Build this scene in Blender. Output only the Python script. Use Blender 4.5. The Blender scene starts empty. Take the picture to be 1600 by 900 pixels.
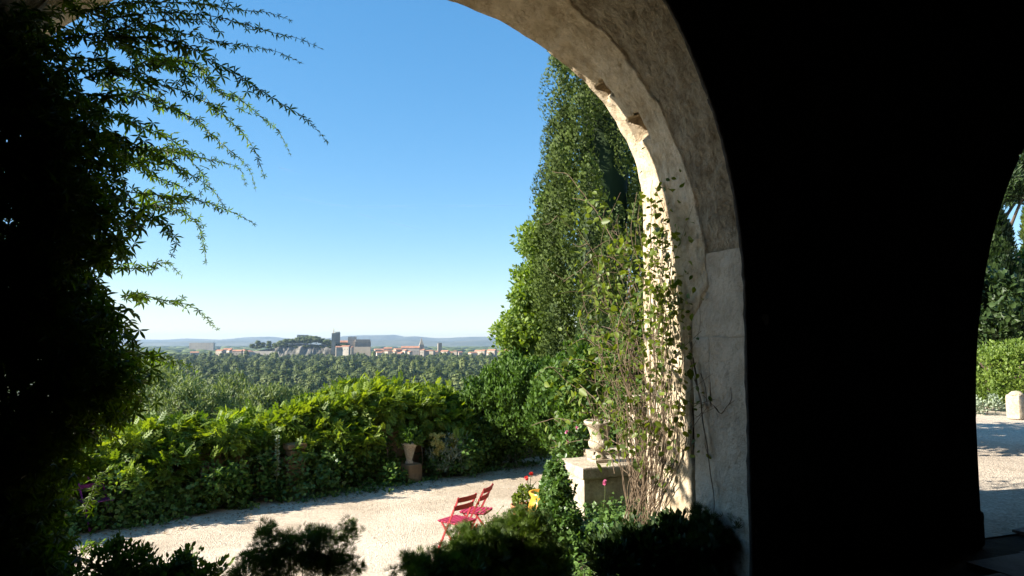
import bpy, math, random
import numpy as np
from mathutils import Vector, Matrix
rng = np.random.default_rng(7); random.seed(7)
R = math.radians
sc = bpy.context.scene; col = sc.collection

# ------------------------------------------------------------ camera, sky, sun, exposure
F = 1100.0; PITCH = math.atan((534-450)/F); EYE = np.array([0., 0., 1.6])
cam = bpy.data.cameras.new('camera'); camo = bpy.data.objects.new('camera', cam); col.objects.link(camo)
camo.location = EYE; camo.rotation_euler = (R(90)+PITCH, 0, 0)
cam.sensor_width = 36; cam.lens = 36*F/1600; cam.clip_end = 60000; cam.clip_start = .05
sc.camera = camo

def ray(x, y):
    a = (x-800)/F; b = (450-y)/F
    return np.array([a, math.cos(PITCH)-b*math.sin(PITCH), math.sin(PITCH)+b*math.cos(PITCH)])
def on_z(x, y, z): r = ray(x, y); return EYE+r*(z-1.6)/r[2]
def on_pl(x, y, p0, nn): r = ray(x, y); return EYE+r*(np.dot(p0-EYE, nn)/np.dot(r, nn))
def at_y(x, y, Y): r = ray(x, y); return EYE+r*(Y/r[1])
_r = ray(370, 534); N = np.array([_r[0], _r[1], 0]); N /= np.linalg.norm(N); U = np.array([N[1], -N[0], 0.])
P2 = on_z(1525, 850, 0); JI = on_pl(1168, 534, P2, N); JI[2] = 0
T = 1.3; JO = JI+T*N; W = 4.85                      # right jamb of the arch at the outer face; wall thickness; span
def wf(u, n, z): return JO+u*U+n*N+np.array([0, 0, z])       # wall frame -> world
def px_n(x, y, n): return on_pl(x, y, JO+n*N, N)             # pixel on the plane parallel to the wall, n outside it

TH = math.atan(.63/W); SUN_EL = R(29)
sun_h = -math.cos(TH)*U+math.sin(TH)*N
SUN = np.array([sun_h[0]*math.cos(SUN_EL), sun_h[1]*math.cos(SUN_EL), math.sin(SUN_EL)])
wd = bpy.data.worlds.new('World'); sc.world = wd; wd.use_nodes = True
nt = wd.node_tree; bg = nt.nodes['Background']
sky = nt.nodes.new('ShaderNodeTexSky'); sky.sky_type = 'NISHITA'; sky.sun_disc = False
sky.sun_elevation = SUN_EL; sky.sun_rotation = math.atan2(SUN[0], SUN[1])
sky.air_density = 1.0; sky.dust_density = .05; sky.ozone_density = 4.0; sky.altitude = 60
hs = nt.nodes.new('ShaderNodeHueSaturation'); hs.inputs['Saturation'].default_value = 1.58
gm = nt.nodes.new('ShaderNodeGamma'); gm.inputs[1].default_value = .6; nt.links.new(sky.outputs[0], gm.inputs[0])
nt.links.new(gm.outputs[0], hs.inputs['Color']); nt.links.new(hs.outputs[0], bg.inputs[0]); bg.inputs[1].default_value = .131
sl = bpy.data.lights.new('sun', 'SUN'); sl.energy = 5.0; sl.angle = R(.53); sl.color = (1, .93, .82)
slo = bpy.data.objects.new('sun', sl); col.objects.link(slo)
slo.rotation_euler = Vector(SUN).to_track_quat('Z', 'Y').to_euler()
vs = sc.view_settings; vs.view_transform = 'Standard'; vs.look = 'None'; vs.gamma = 1; vs.use_curve_mapping = False
vs.exposure = 1.6
sc.cycles.max_bounces = 6; sc.cycles.diffuse_bounces = 3; sc.cycles.transmission_bounces = 4; sc.cycles.volume_bounces = 0
sc.cycles.use_denoising = True

# ------------------------------------------------------------ helpers
def nrm(a): return a/np.maximum(np.linalg.norm(a, axis=-1, keepdims=True), 1e-9)
def unit(n): return nrm(rng.normal(size=(n, 3)))
def tag(o, label=None, cat=None, group=None, kind=None):
    if label: o['label'] = label
    if cat: o['category'] = cat
    if group: o['group'] = group
    if kind: o['kind'] = kind
    return o
def empty(name, loc, label=None, cat=None, group=None):
    o = bpy.data.objects.new(name, None); col.objects.link(o); o.location = loc; o.empty_display_size = .1
    return tag(o, label, cat, group)
def link(o, parent=None):
    col.objects.link(o)
    if parent is not None:
        o.parent = parent; o.matrix_parent_inverse = Matrix.Translation(-wloc(parent))
    return o
def wloc(o):
    v = Vector(o.location)
    return v                                        # parents are unrotated empties or meshes at the origin
def fast_mesh(name, V, Fa, tint=None, smooth=False):
    V = np.asarray(V, np.float32).reshape(-1, 3); Fa = np.asarray(Fa, np.int32); k = Fa.shape[1]
    me = bpy.data.meshes.new(name); me.vertices.add(len(V)); me.vertices.foreach_set('co', V.ravel())
    me.loops.add(Fa.size); me.loops.foreach_set('vertex_index', Fa.ravel())
    me.polygons.add(len(Fa)); me.polygons.foreach_set('loop_start', np.arange(0, Fa.size, k, dtype=np.int32))
    me.polygons.foreach_set('loop_total', np.full(len(Fa), k, np.int32))
    if smooth: me.polygons.foreach_set('use_smooth', np.ones(len(Fa), bool))
    if tint is not None:
        a = me.attributes.new('tint', 'FLOAT', 'POINT'); a.data.foreach_set('value', np.asarray(tint, np.float32))
    me.update(calc_edges=True); me.validate()
    return me
def mobj(name, V, Fa, mat, parent=None, tint=None, smooth=False):
    me = fast_mesh(name, V, Fa, tint, smooth); me.materials.append(mat)
    return link(bpy.data.objects.new(name, me), parent)
def pmesh(name, V, Fs, mat, parent=None, smooth=False):
    me = bpy.data.meshes.new(name); me.from_pydata([tuple(map(float, v)) for v in V], [], [tuple(int(i) for i in f) for f in Fs]); me.update()
    if smooth: me.polygons.foreach_set('use_smooth', [True]*len(me.polygons))
    me.materials.append(mat)
    return link(bpy.data.objects.new(name, me), parent)
_H = np.random.default_rng(3).random(4096)
def vnoise(p):
    p = np.asarray(p, float); i = np.floor(p).astype(np.int64); f = p-i; f = f*f*(3-2*f); out = 0
    for dx in (0, 1):
        for dy in (0, 1):
            for dz in (0, 1):
                h = _H[((i[..., 0]+dx)*73+(i[..., 1]+dy)*179+(i[..., 2]+dz)*283+((i[..., 0]+dx)*(i[..., 1]+dy)) % 97) % 4096]
                w = (f[..., 0] if dx else 1-f[..., 0])*(f[..., 1] if dy else 1-f[..., 1])*(f[..., 2] if dz else 1-f[..., 2])
                out = out+h*w
    return out*2-1
def fbm(p, s=1., o=4):
    a = 1.; t = 0; p = np.asarray(p, float)*s
    for k in range(o): t = t+a*vnoise(p+k*17.3); p = p*2.03; a *= .5
    return t
BOXF = [(0, 3, 2, 1), (4, 5, 6, 7), (0, 1, 5, 4), (1, 2, 6, 5), (2, 3, 7, 6), (3, 0, 4, 7)]
def box_w(u0, u1, n0, n1, z0, z1):
    return [wf(u, n, z) for z in (z0, z1) for u, n in ((u0, n0), (u1, n0), (u1, n1), (u0, n1))]
def rough_box(name, C, ax, ay, sx, sy, sz, mat, parent, seg=5, amp=.012, bev=.02):
    """worn stone block: centre of base C, axes ax, ay; rounded edges and uneven faces"""
    V = []; Fs = []; g = np.linspace(-1, 1, seg+1)
    for axis in range(3):
        for s in (-1, 1):
            b0 = len(V)
            for i in g:
                for j in g:
                    q = [0, 0, 0]; q[axis] = s; q[(axis+1) % 3] = i; q[(axis+2) % 3] = j; V.append(q)
            for i in range(seg):
                for j in range(seg):
                    f = (b0+i*(seg+1)+j, b0+(i+1)*(seg+1)+j, b0+(i+1)*(seg+1)+j+1, b0+i*(seg+1)+j+1)
                    Fs.append(f if s > 0 else f[::-1])
    V = np.array(V, float); h = np.array([sx, sy, sz])/2
    Pp = V*h; inner = np.clip(Pp, -(h-bev), h-bev); dlt = Pp-inner; ln = np.linalg.norm(dlt, axis=1, keepdims=True)
    Pp = np.where(ln > 1e-9, inner+dlt/np.maximum(ln, 1e-9)*bev, Pp)
    seed = rng.random(3)*50
    d = fbm(Pp+seed, 5., 3)[:, None]*amp
    Pp = Pp+nrm(V)*d
    Wp = np.asarray(C)+Pp[:, :1]*np.asarray(ax)+Pp[:, 1:2]*np.asarray(ay)+(Pp[:, 2:]+sz/2)*np.array([0, 0, 1.])
    return mobj(name, Wp, np.array(Fs), mat, parent, smooth=True)
def tube(pts, rad, sides=6):
    pts = np.asarray(pts, float); n = len(pts); rad = np.broadcast_to(rad, (n,))
    tg = nrm(np.gradient(pts, axis=0)); V = []; Fa = []
    ref = np.array([.3, .2, 1.]); ref = np.where(abs(tg@nrm(ref))[:, None] > .95, np.array([1., 0, 0]), ref)
    a = nrm(np.cross(tg, ref)); b = np.cross(tg, a)
    for k in range(sides):
        t = 2*math.pi*k/sides; V.append(pts+rad[:, None]*(math.cos(t)*a+math.sin(t)*b))
    V = np.stack(V, 1).reshape(-1, 3)
    i = np.arange(n-1)[:, None]*sides; k = np.arange(sides)[None]; k2 = (k+1) % sides
    Fa = np.stack([i+k, i+k2, i+sides+k2, i+sides+k], -1).reshape(-1, 4)
    return V, Fa
def tubes(name, lines, mat, parent=None, sides=6):
    if name == 'stem' and 1 < len(lines) <= 12: return [tubes(name, [l], mat, parent, sides) for l in lines]
    Vs = []; Fs = []; o = 0
    for pts, rad in lines:
        V, Fa = tube(pts, rad, sides); Vs.append(V); Fs.append(Fa+o); o += len(V)
    ob = mobj(name, np.concatenate(Vs), np.concatenate(Fs), mat, parent, smooth=True)
    if name == 'stem' and len(lines) > 12: ob['kind'] = 'stuff'
    return ob
def smooth_line(P, m=8):
    P = np.asarray(P, float); t = np.linspace(0, len(P)-1, (len(P)-1)*m+1); k = np.clip(t.astype(int), 0, len(P)-2); f = (t-k)[:, None]
    Q = np.vstack([2*P[0]-P[1], P, 2*P[-1]-P[-2]]); a, b, c, d = Q[k], Q[k+1], Q[k+2], Q[k+3]
    return .5*((2*b)+(-a+c)*f+(2*a-5*b+4*c-d)*f**2+(-a+3*b-3*c+d)*f**3)
def lathe(name, C, prof, mat, parent=None, seg=24, wob=0.):
    V = []; Fs = []
    for r, z in prof:
        for k in range(seg):
            t = 2*math.pi*k/seg; V.append((C[0]+r*math.cos(t), C[1]+r*math.sin(t), C[2]+z))
    for i in range(len(prof)-1):
        for k in range(seg):
            Fs.append((i*seg+k, i*seg+(k+1) % seg, (i+1)*seg+(k+1) % seg, (i+1)*seg+k))
    Fs.append(tuple(range(seg))[::-1]); Fs.append(tuple((len(prof)-1)*seg+k for k in range(seg)))
    return pmesh(name, V, Fs, mat, parent, True)

# leaf templates: y is the axis, z the upper side
def kite(w=.28, fold=.06, droop=.08, base=0.):
    return np.array([[0, base, 0], [w, .45, fold], [0, 1, -droop], [-w, .45, fold]]), np.array([[0, 1, 2], [0, 2, 3]])
def oval(w=.3, fold=.06, droop=.1):
    return (np.array([[0, 0, 0], [w*.85, .28, fold], [w*.8, .62, fold*.7], [0, 1, -droop], [-w*.8, .62, fold*.7], [-w*.85, .28, fold]]),
            np.array([[0, 1, 2], [0, 2, 3], [0, 3, 4], [0, 4, 5]]))
def multi(leaves):
    V = []; Fs = []; o = 0
    for (ang, sc_, off, tm) in leaves:
        v, f = tm; c, s = math.cos(ang), math.sin(ang)
        v = v*sc_; v = np.stack([v[:, 0]*c-v[:, 1]*s, v[:, 0]*s+v[:, 1]*c, v[:, 2]], 1)+np.array(off)
        V.append(v); Fs.append(f+o); o += len(v)
    return np.concatenate(V), np.concatenate(Fs)
lanc = oval(.125, .04, .2)
PALM = multi([(a, s, (0, 0, 0), lanc) for a, s in ((0, 1), (.95, .9), (-.95, .9), (1.95, .68), (-1.95, .68))])
PINN = multi([(s*1.0, .36, (0, y, -.16*y*y), kite(.3)) for y in (.12, .32, .52, .72) for s in (-1, 1)]+[(0, .36, (0, .8, -.12), kite(.3))])
SPRAY = multi([(.3, 1, (0, 0, 0), kite(.24, .06, 0)), (-.5, .8, (0, .05, .02), kite(.24))])
IVY = multi([(0, 1, (0, 0, 0), kite(.34)), (.9, .75, (0, .05, 0), kite(.34)), (-.9, .75, (0, .05, 0), kite(.34))])
LEAF = kite(.3); OVAL = oval(.34); NARROW = kite(.13, .03, .15)
FEATH = multi([(a, 1, (0, 0, 0), kite(.05, .01, .03)) for a in (-.75, -.35, 0, .35, .75)])
FLOWER = multi([(a, 1, (0, 0, 0), kite(.35, .12, -.2)) for a in (0, 1.257, 2.513, 3.77, 5.03)])
def cloud(name, mat, tm, pos, yd, nd, size, parent=None, tint=None):
    tv, tf = tm; pos = np.asarray(pos); n = len(pos); yd = nrm(yd); x = nrm(np.cross(yd, nd)); z = np.cross(x, yd)
    size = np.broadcast_to(size, (n,)); k = len(tv)
    M = np.stack([x, yd, z], 1)                       # rows
    V = pos[:, None, :]+(tv[None]*size[:, None, None])@M
    Fa = (tf[None]+(np.arange(n)*k)[:, None, None]).reshape(-1, 3)
    tint = rng.random(n) if tint is None else tint
    return mobj(name, V, Fa, mat, parent, np.repeat(tint, k))
def clumps(cen, rad, per, out=None, flat=1.):
    """points on fuzzy shells round clump centres; returns pos, outward dir, clump index"""
    m = len(cen); d = unit(m*per)
    r = np.repeat(np.broadcast_to(rad, (m,)), per)*(rng.random(m*per)**.45)
    d[:, 2] *= flat
    idx = np.repeat(np.arange(m), per)
    return np.repeat(cen, per, 0)+d*r[:, None], d, idx
def ell_surface(c, r, m, lo=.72, up=-.6):
    d = unit(m*2); d = d[d[:, 2] > up][:m]
    return np.asarray(c)+d*np.asarray(r)*(lo+(1-lo)*rng.random((len(d), 1))), d
def bush(name, c, r, mat, tm, nc, cr, per, ls, parent, up=-.5, lift=.5, lo=.7, jit=.7):
    cen, od = ell_surface(c, r, nc, lo, up)
    pos, d, ix = clumps(cen, cr*(.7+.6*rng.random(len(cen))), per)
    out = nrm(od[ix]*.7+d*.6+np.array([0, 0, .3]))
    yd = out*.6+unit(len(pos))*jit+np.array([0, 0, lift])
    tint = np.clip(.5+.3*rng.normal(size=len(cen))[ix]*.6+.25*rng.normal(size=len(pos)), 0, 1)
    ob = cloud(name, mat, tm, pos, yd, out+unit(len(pos))*.5, ls*(.6+.7*rng.random(len(pos))), parent, tint)
    if name == 'flower_head': ob['kind'] = 'stuff'
    return ob

# ------------------------------------------------------------ materials
def mat_base(name):
    m = bpy.data.materials.new(name); m.use_nodes = True; t = m.node_tree
    return m, t, t.nodes['Principled BSDF']
def noise(t, scale, detail=5, rough=.6, vec=None):
    nd = t.nodes.new('ShaderNodeTexNoise'); nd.inputs['Scale'].default_value = scale; nd.inputs['Detail'].default_value = detail
    nd.inputs['Roughness'].default_value = rough
    if vec is None:
        tc = t.nodes.new('ShaderNodeTexCoord'); vec = tc.outputs['Object']
    t.links.new(vec, nd.inputs['Vector']); return nd
def ramp(t, src, stops):
    r = t.nodes.new('ShaderNodeValToRGB'); t.links.new(src, r.inputs[0]); e = r.color_ramp.elements
    while len(e) < len(stops): e.new(.5)
    for k, (p, c) in enumerate(stops): e[k].position = p; e[k].color = (*c, 1)
    return r
def mixc(t, fac, a, b, mode='MIX'):
    m = t.nodes.new('ShaderNodeMix'); m.data_type = 'RGBA'; m.blend_type = mode
    if isinstance(fac, float): m.inputs[0].default_value = fac
    else: t.links.new(fac, m.inputs[0])
    for s, i in ((a, 6), (b, 7)):
        if isinstance(s, tuple): m.inputs[i].default_value = (*s, 1)
        else: t.links.new(s, m.inputs[i])
    return m.outputs[2]
def bump(t, b, src, strength, dist):
    n_ = t.nodes.new('ShaderNodeBump'); n_.inputs['Strength'].default_value = strength; n_.inputs['Distance'].default_value = dist
    t.links.new(src, n_.inputs['Height'])
    if b.inputs['Normal'].is_linked: t.links.new(b.inputs['Normal'].links[0].from_socket, n_.inputs['Normal'])
    t.links.new(n_.outputs[0], b.inputs['Normal'])
def stone(name, c0, c1, c2, s=3., bs=40., bd=.01, rough=.9, stain=None):
    m, t, b = mat_base(name); n1 = noise(t, s, 8, .65); r = ramp(t, n1.outputs[0], [(.3, c0), (.5, c1), (.7, c2)])
    c = r.outputs[0]
    if stain:
        n3 = noise(t, s*2.7, 6, .7); r3 = ramp(t, n3.outputs[0], [(.48, (0, 0, 0)), (.8, (1, 1, 1))]); c = mixc(t, r3.outputs[0], c, stain)
    t.links.new(c, b.inputs['Base Color']); b.inputs['Roughness'].default_value = rough; b.inputs['Specular IOR Level'].default_value = .2
    n2 = noise(t, bs, 6, .7)
    r4 = ramp(t, n2.outputs[0], [(.28, (.55, .52, .48)), (.45, (.95, .95, .95)), (.7, (1.12, 1.12, 1.12))]); c = mixc(t, .75, c, r4.outputs[0], 'MULTIPLY'); t.links.new(c, b.inputs['Base Color'])
    bump(t, b, n2.outputs[0], .8, bd); bump(t, b, n1.outputs[0], .5, bd*4)
    return m
def leafm(name, dark, light, trans=.35, rough=.5, tr=None, spec=.3):
    m, t, b = mat_base(name); at = t.nodes.new('ShaderNodeAttribute'); at.attribute_name = 'tint'
    oi = t.nodes.new('ShaderNodeObjectInfo'); ad = t.nodes.new('ShaderNodeMath'); ad.operation = 'MULTIPLY_ADD'
    t.links.new(oi.outputs['Random'], ad.inputs[0]); ad.inputs[1].default_value = .25; t.links.new(at.outputs['Fac'], ad.inputs[2])
    r = ramp(t, ad.outputs[0], [(.05, dark), (1, light)]); c = r.outputs[0]
    t.links.new(c, b.inputs['Base Color']); b.inputs['Roughness'].default_value = rough; b.inputs['Specular IOR Level'].default_value = spec
    if trans > 0:
        tb = t.nodes.new('ShaderNodeBsdfTranslucent'); tc = mixc(t, 1., c, tr or (1.5, 1.6, .5), 'MULTIPLY'); t.links.new(tc, tb.inputs[0])
        mx = t.nodes.new('ShaderNodeMixShader'); mx.inputs[0].default_value = trans
        t.links.new(b.outputs[0], mx.inputs[1]); t.links.new(tb.outputs[0], mx.inputs[2])
        t.links.new(mx.outputs[0], t.nodes['Material Output'].inputs[0])
    return m
def plain(name, c, rough=.6, var=.25, s=12., metal=0., spec=.4):
    m, t, b = mat_base(name); n1 = noise(t, s, 5); r = ramp(t, n1.outputs[0], [(.3, tuple(x*(1-var) for x in c)), (.7, tuple(min(1, x*(1+var)) for x in c))])
    t.links.new(r.outputs[0], b.inputs['Base Color']); b.inputs['Roughness'].default_value = rough; b.inputs['Metallic'].default_value = metal
    b.inputs['Specular IOR Level'].default_value = spec; bump(t, b, n1.outputs[0], .2, .005)
    return m
M = dict(
    plaster=stone('lime_plaster', (.38, .29, .18), (.60, .49, .345), (.72, .61, .465), 3.2, 24, .03, .95, (.30, .215, .125)),
    rawstone=stone('weathered_stone', (.29, .225, .145), (.47, .38, .26), (.58, .49, .365), 4., 16, .05, .95, (.14, .095, .05)),
    block=stone('whitewashed_stone', (.40, .335, .25), (.56, .48, .375), (.64, .56, .45), 2.4, 26, .025, .95, (.38, .30, .21)),
    shadestone=stone('shade_dark_stone', (.035, .03, .026), (.06, .052, .045), (.09, .078, .066), 2.5, 12, .03, .95),  # room stone darkened in colour to stand for deep interior shade
    flag=stone('flagstone', (.12, .085, .07), (.19, .14, .115), (.25, .19, .16), 3., 30, .006, .75),
    pale=stone('pale_limestone', (.30, .24, .165), (.46, .385, .28), (.55, .475, .37), 5., 40, .01, .9, (.25, .19, .13)),
    brick=stone('ochre_stone', (.13, .08, .04), (.21, .135, .07), (.29, .2, .115), 4., 40, .01, .9),
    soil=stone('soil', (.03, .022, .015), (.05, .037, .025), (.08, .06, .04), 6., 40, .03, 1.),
    creeper=leafm('creeper_leaf', (.02, .042, .008), (.085, .14, .02), .46, .45, (1.9, 1.9, .35)),
    wisteria=leafm('wisteria_leaf', (.05, .105, .012), (.20, .27, .03), .42, .5, (1.75, 1.6, .35)),
    laurel=leafm('laurel_leaf', (.022, .055, .01), (.085, .15, .026), .28, .55, spec=.15),
    broad=leafm('broadleaf', (.06, .11, .02), (.18, .25, .045), .4, .5, (1.6, 1.6, .4)),
    cypress=leafm('cypress_spray', (.016, .034, .007), (.085, .122, .02), .12, .65),
    litter=leafm('dry_leaf', (.10, .06, .03), (.28, .19, .09), 0., .8),
    juniper=leafm('juniper_spray', (.03, .06, .012), (.11, .16, .03), .25, .5),
    dark=leafm('dark_needle', (.012, .03, .01), (.045, .075, .02), .2, .5),
    rose=leafm('rose_leaf', (.035, .07, .014), (.15, .20, .03), .38, .45, (1.7, 1.6, .4)),
    ivy=leafm('ivy_leaf', (.03, .075, .015), (.12, .2, .05), .28, .35),
    silver=leafm('silver_leaf', (.14, .18, .13), (.28, .33, .24), .2, .6),
    gold=leafm('gold_bloom', (.25, .22, .06), (.45, .42, .16), .3, .6),
    olive=leafm('pale_tree_leaf', (.08, .115, .045), (.19, .23, .1), .25, .6),
    red=leafm('red_petal', (.45, .02, .015), (.7, .06, .04), .2, .5, (1.2, .6, .6)),
    pink=leafm('pink_petal', (.5, .08, .2), (.75, .25, .42), .25, .5, (1.2, .9, .9)),
    valley=leafm('valley_foliage', (.025, .046, .009), (.115, .142, .026), .1, .7),
    valley2=leafm('pale_valley_foliage', (.045, .068, .02), (.14, .165, .045), .1, .7),
    bark=plain('bark', (.09, .065, .045), .9, .4, 20),
    twig=plain('rose_twig', (.14, .098, .06), .8, .4, 20),
    greenstem=plain('green_stem', (.09, .11, .03), .7, .3, 20),
    redpaint=plain('red_paint', (.26, .018, .02), .65, .35, 30),
    pinkpaint=plain('raspberry_paint', (.36, .03, .075), .65, .35, 30),
    purple=plain('purple_paint', (.16, .02, .18), .4, .2, 8),
    terracotta=plain('terracotta', (.42, .17, .08), .8, .25, 14),
    yellowglaze=plain('yellow_glaze', (.62, .30, .03), .3, .2, 10, spec=.5),
    town=plain('town_stone', (.34, .285, .215), .9, .15, .05),
    townpale=plain('pale_render', (.43, .375, .3), .9, .15, .05),
    roof=plain('roof_tile', (.36, .17, .10), .9, .25, .1),
    darkwin=plain('window_shadow', (.05, .05, .05), .5, .1, 1),
    cliff=stone('cliff_rock', (.07, .075, .055), (.17, .155, .125), (.30, .27, .22), .06, .4, 1.5, .95),
    hill=stone('hill_scrub', (.06, .075, .05), (.09, .1, .07), (.14, .14, .1), .002, .02, 5, 1.),
)
def ground_mat():
    m, t, b = mat_base('valley_ground'); n1 = noise(t, .02, 6); r = ramp(t, n1.outputs[0], [(.35, (.04, .06, .02)), (.6, (.10, .11, .045)), (.75, (.16, .13, .07))])
    t.links.new(r.outputs[0], b.inputs['Base Color']); b.inputs['Roughness'].default_value = 1; return m
def gravel_mat(name, c0, c1, c2):
    m, t, b = mat_base(name)
    tc = t.nodes.new('ShaderNodeTexCoord'); vo = t.nodes.new('ShaderNodeTexVoronoi'); vo.inputs['Scale'].default_value = 45
    t.links.new(tc.outputs['Object'], vo.inputs['Vector'])
    n1 = noise(t, .8, 6, .65); n2 = noise(t, 14, 4, .8)
    n5 = noise(t, .35, 3, .5); n1b = mixc(t, .5, n1.outputs[0], n5.outputs[0]); r = ramp(t, n1b, [(.36, c0), (.5, c1), (.64, c2)])
    rv = ramp(t, vo.outputs['Color'], [(0, (.5, .5, .5)), (1, (1.25, 1.25, 1.25))])
    c = mixc(t, .7, r.outputs[0], rv.outputs[0], 'MULTIPLY')
    r2 = ramp(t, n2.outputs[0], [(.3, (.72, .72, .72)), (.6, (1.08, 1.08, 1.08))]); c = mixc(t, .8, c, r2.outputs[0], 'MULTIPLY')
    t.links.new(c, b.inputs['Base Color']); b.inputs['Roughness'].default_value = 1; b.inputs['Specular IOR Level'].default_value = .1
    bump(t, b, vo.outputs['Distance'], .8, .012); bump(t, b, n2.outputs[0], .7, .03)
    return m
M['ground'] = ground_mat()
M['gravel'] = gravel_mat('gravel', (.45, .36, .26), (.59, .485, .365), (.68, .57, .44))
M['court'] = gravel_mat('court_gravel', (.43, .355, .275), (.56, .475, .375), (.65, .56, .45))

# ------------------------------------------------------------ ground, terrace, court, hills
ZT = -1.45; ZP = -49.
HA = on_z(150, 830, ZT); HB = on_z(860, 720, ZT)                     # foot of the overgrown garden wall
HD = nrm(HB-HA); HN = np.array([HD[1], -HD[0], 0])                    # along it; towards the camera
HL = np.linalg.norm(HB-HA)
def terrain(x, y):
    q = -((x-HB[0])*HN[0]+(y-HB[1])*HN[1]); r = np.hypot(x, y)
    k = np.clip(np.maximum((q-2.2)/260, (r-150)/400), 0, 1); k = k**.8
    return ZT-.04+(ZP-ZT)*(k*k*(3-2*k))+np.where(k > .02, fbm(np.stack([x, y, 0*x], -1), .02, 3)*.8, 0)
rs = np.concatenate([np.linspace(.5, 60, 40), np.geomspace(65, 15500, 70)]); an = np.linspace(0, 2*math.pi, 145)[:-1]
RR, AA = np.meshgrid(rs, an, indexing='ij'); gx, gy = RR*np.cos(AA), RR*np.sin(AA); gz = terrain(gx, gy); gz[rs > 6000] = ZP
na = len(an); i = np.arange(len(rs)-1)[:, None]*na; k = np.arange(na)[None]; k2 = (k+1) % na
gf = np.stack([i+k, i+na+k, i+na+k2, i+k2], -1).reshape(-1, 4)
tag(mobj('ground', np.stack([gx, gy, gz], -1), gf, M['ground'], smooth=True), kind='structure')
def sheet(name, corner, eu, ev, nu, nv, mat, amp, zf=None):
    a, b = np.meshgrid(np.linspace(0, 1, nu), np.linspace(0, 1, nv), indexing='ij')
    V = corner+a[..., None]*eu+b[..., None]*ev; V[..., 2] += amp*fbm(V, .9, 3)
    i = np.arange(nu-1)[:, None]*nv+np.arange(nv-1)[None]
    return mobj(name, V, np.stack([i, i+nv, i+nv+1, i+1], -1).reshape(-1, 4), mat, None, smooth=True)
g0 = HA-HD*8+HN*11.5; g0[2] = ZT
tag(sheet('gravel_terrace', g0, HD*(HL+11.), -HN*12.2, 120, 120, M['gravel'], .012), kind='structure')
# court on the right, level with the loggia floor, held by a wall
WALL_N = 4.25                                                         # retaining wall line, metres outside the loggia
ce = np.array([.40, .916, 0.]); cv = [wf(2.05, -1.15, -.03), wf(30, -1.15, -.03), None, wf(2.05, -1.15, -.03)+ce*36]
tag(sheet('court_ground', cv[0], cv[1]-cv[0], cv[3]-cv[0], 90, 110, M['court'], .012), kind='structure')
def hill(name, D, prof, depth, seed):
    xs = np.linspace(prof[0][0], prof[-1][0], 240); ys = np.interp(xs, [p[0] for p in prof], [p[1] for p in prof])
    X = (xs-800)/F*D; H = (534-ys)/F*D+1.6-ZP
    rows = []
    for v in np.linspace(0, 1, 14):
        s = math.sin(math.pi*min(v*1.0, 1))**.8 if 0 < v < 1 else 0
        yy = D+(v-.5)*depth; nz = fbm(np.stack([X/900., np.full_like(X, v*4+seed), 0*X], -1), 1., 4)
        rows.append(np.stack([X, np.full_like(X, yy), ZP-2+H*s*(1+.10*nz*(v != .5))], -1))
    V = np.stack(rows, 0); n2 = V.shape[1]; i = np.arange(13)[:, None]*n2+np.arange(n2-1)[None]
    tag(mobj(name, V, np.stack([i, i+1, i+n2+1, i+n2], -1).reshape(-1, 4), M['hill'], smooth=True), kind='structure')
hill('hills', 13000, [(-60, 534), (180, 530), (260, 531), (300, 529), (345, 531), (372, 529), (395, 526.5), (425, 526), (440, 528), (470, 530), (520, 529),
     (545, 524.5), (575, 523), (615, 523), (632, 526.5), (652, 525.5), (680, 528), (705, 528.5), (740, 527), (790, 527), (900, 530), (1200, 532)], 3500, 1.)
hill('hills', 9500, [(-60, 536), (280, 533), (330, 531.5), (420, 534), (560, 533), (640, 531), (700, 533), (760, 531.5), (800, 532), (1100, 536)], 2000, 5.)

# ------------------------------------------------------------ loggia: wall with two arches, room behind
LG = empty('stone_loggia', wf(0, -1.3, 0), 'shadowed stone loggia whose broad whitewashed arch frames the view', 'building')
def top_out(u):  # outer edge of the broad arch
    a = W/2; x = np.clip((u+a)/a, -1, 1); return 2.8+1.63*np.sqrt(1-x*x)
def top_in(u):
    a = W/2; x = np.clip((u+a)/a, -1, 1); return 1.9+3.1*np.sqrt(1-x*x)
A2 = 2.21; W2 = 4.8
def top2(u):
    a = W2/2; x = np.clip((u-A2-a)/a, -1, 1); return .88+3.27*np.sqrt(1-x*x)
def wall_face(name, n, t1, mat, z0, ztop, flip, ua=-8., ub=8.6):
    us = np.unique(np.round(np.concatenate([np.linspace(ua, -W, 30), -W/2-W/2*np.cos(np.linspace(0, math.pi, 90)), np.linspace(0, A2, 24),
                                   A2+W2/2-W2/2*np.cos(np.linspace(0, math.pi, 80)), np.linspace(A2+W2, ub, 14)]), 5))
    V = []; Fs = []
    for a, b in zip(us[:-1], us[1:]):
        mid = (a+b)/2; lo_a = lo_b = z0
        if -W < mid < 0: lo_a, lo_b = float(t1(np.array(a))), float(t1(np.array(b)))
        elif A2 < mid < A2+W2: lo_a, lo_b = float(top2(np.array(a))), float(top2(np.array(b)))
        for f0, f1 in zip(np.linspace(0, 1, 7)[:-1], np.linspace(0, 1, 7)[1:]):
            k = len(V)
            V += [wf(a, n, lo_a+(ztop-lo_a)*f0), wf(b, n, lo_b+(ztop-lo_b)*f0), wf(b, n, lo_b+(ztop-lo_b)*f1), wf(a, n, lo_a+(ztop-lo_a)*f1)]
            Fs.append((k, k+1, k+2, k+3) if not flip else (k+3, k+2, k+1, k))
    return mobj(name, np.array(V), np.array(Fs), mat, LG)
wall_face('inner_wall_face', -T, top_in, M['shadestone'], -.1, 5.4, False)
wall_face('outer_wall_face', 0, top_out, M['pale'], -1.7, 7.5, True)
pmesh('sill_wall', box_w(-W, 0, -1.28, -.004, -1.7, -.40), BOXF, M['rawstone'], LG)
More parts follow.
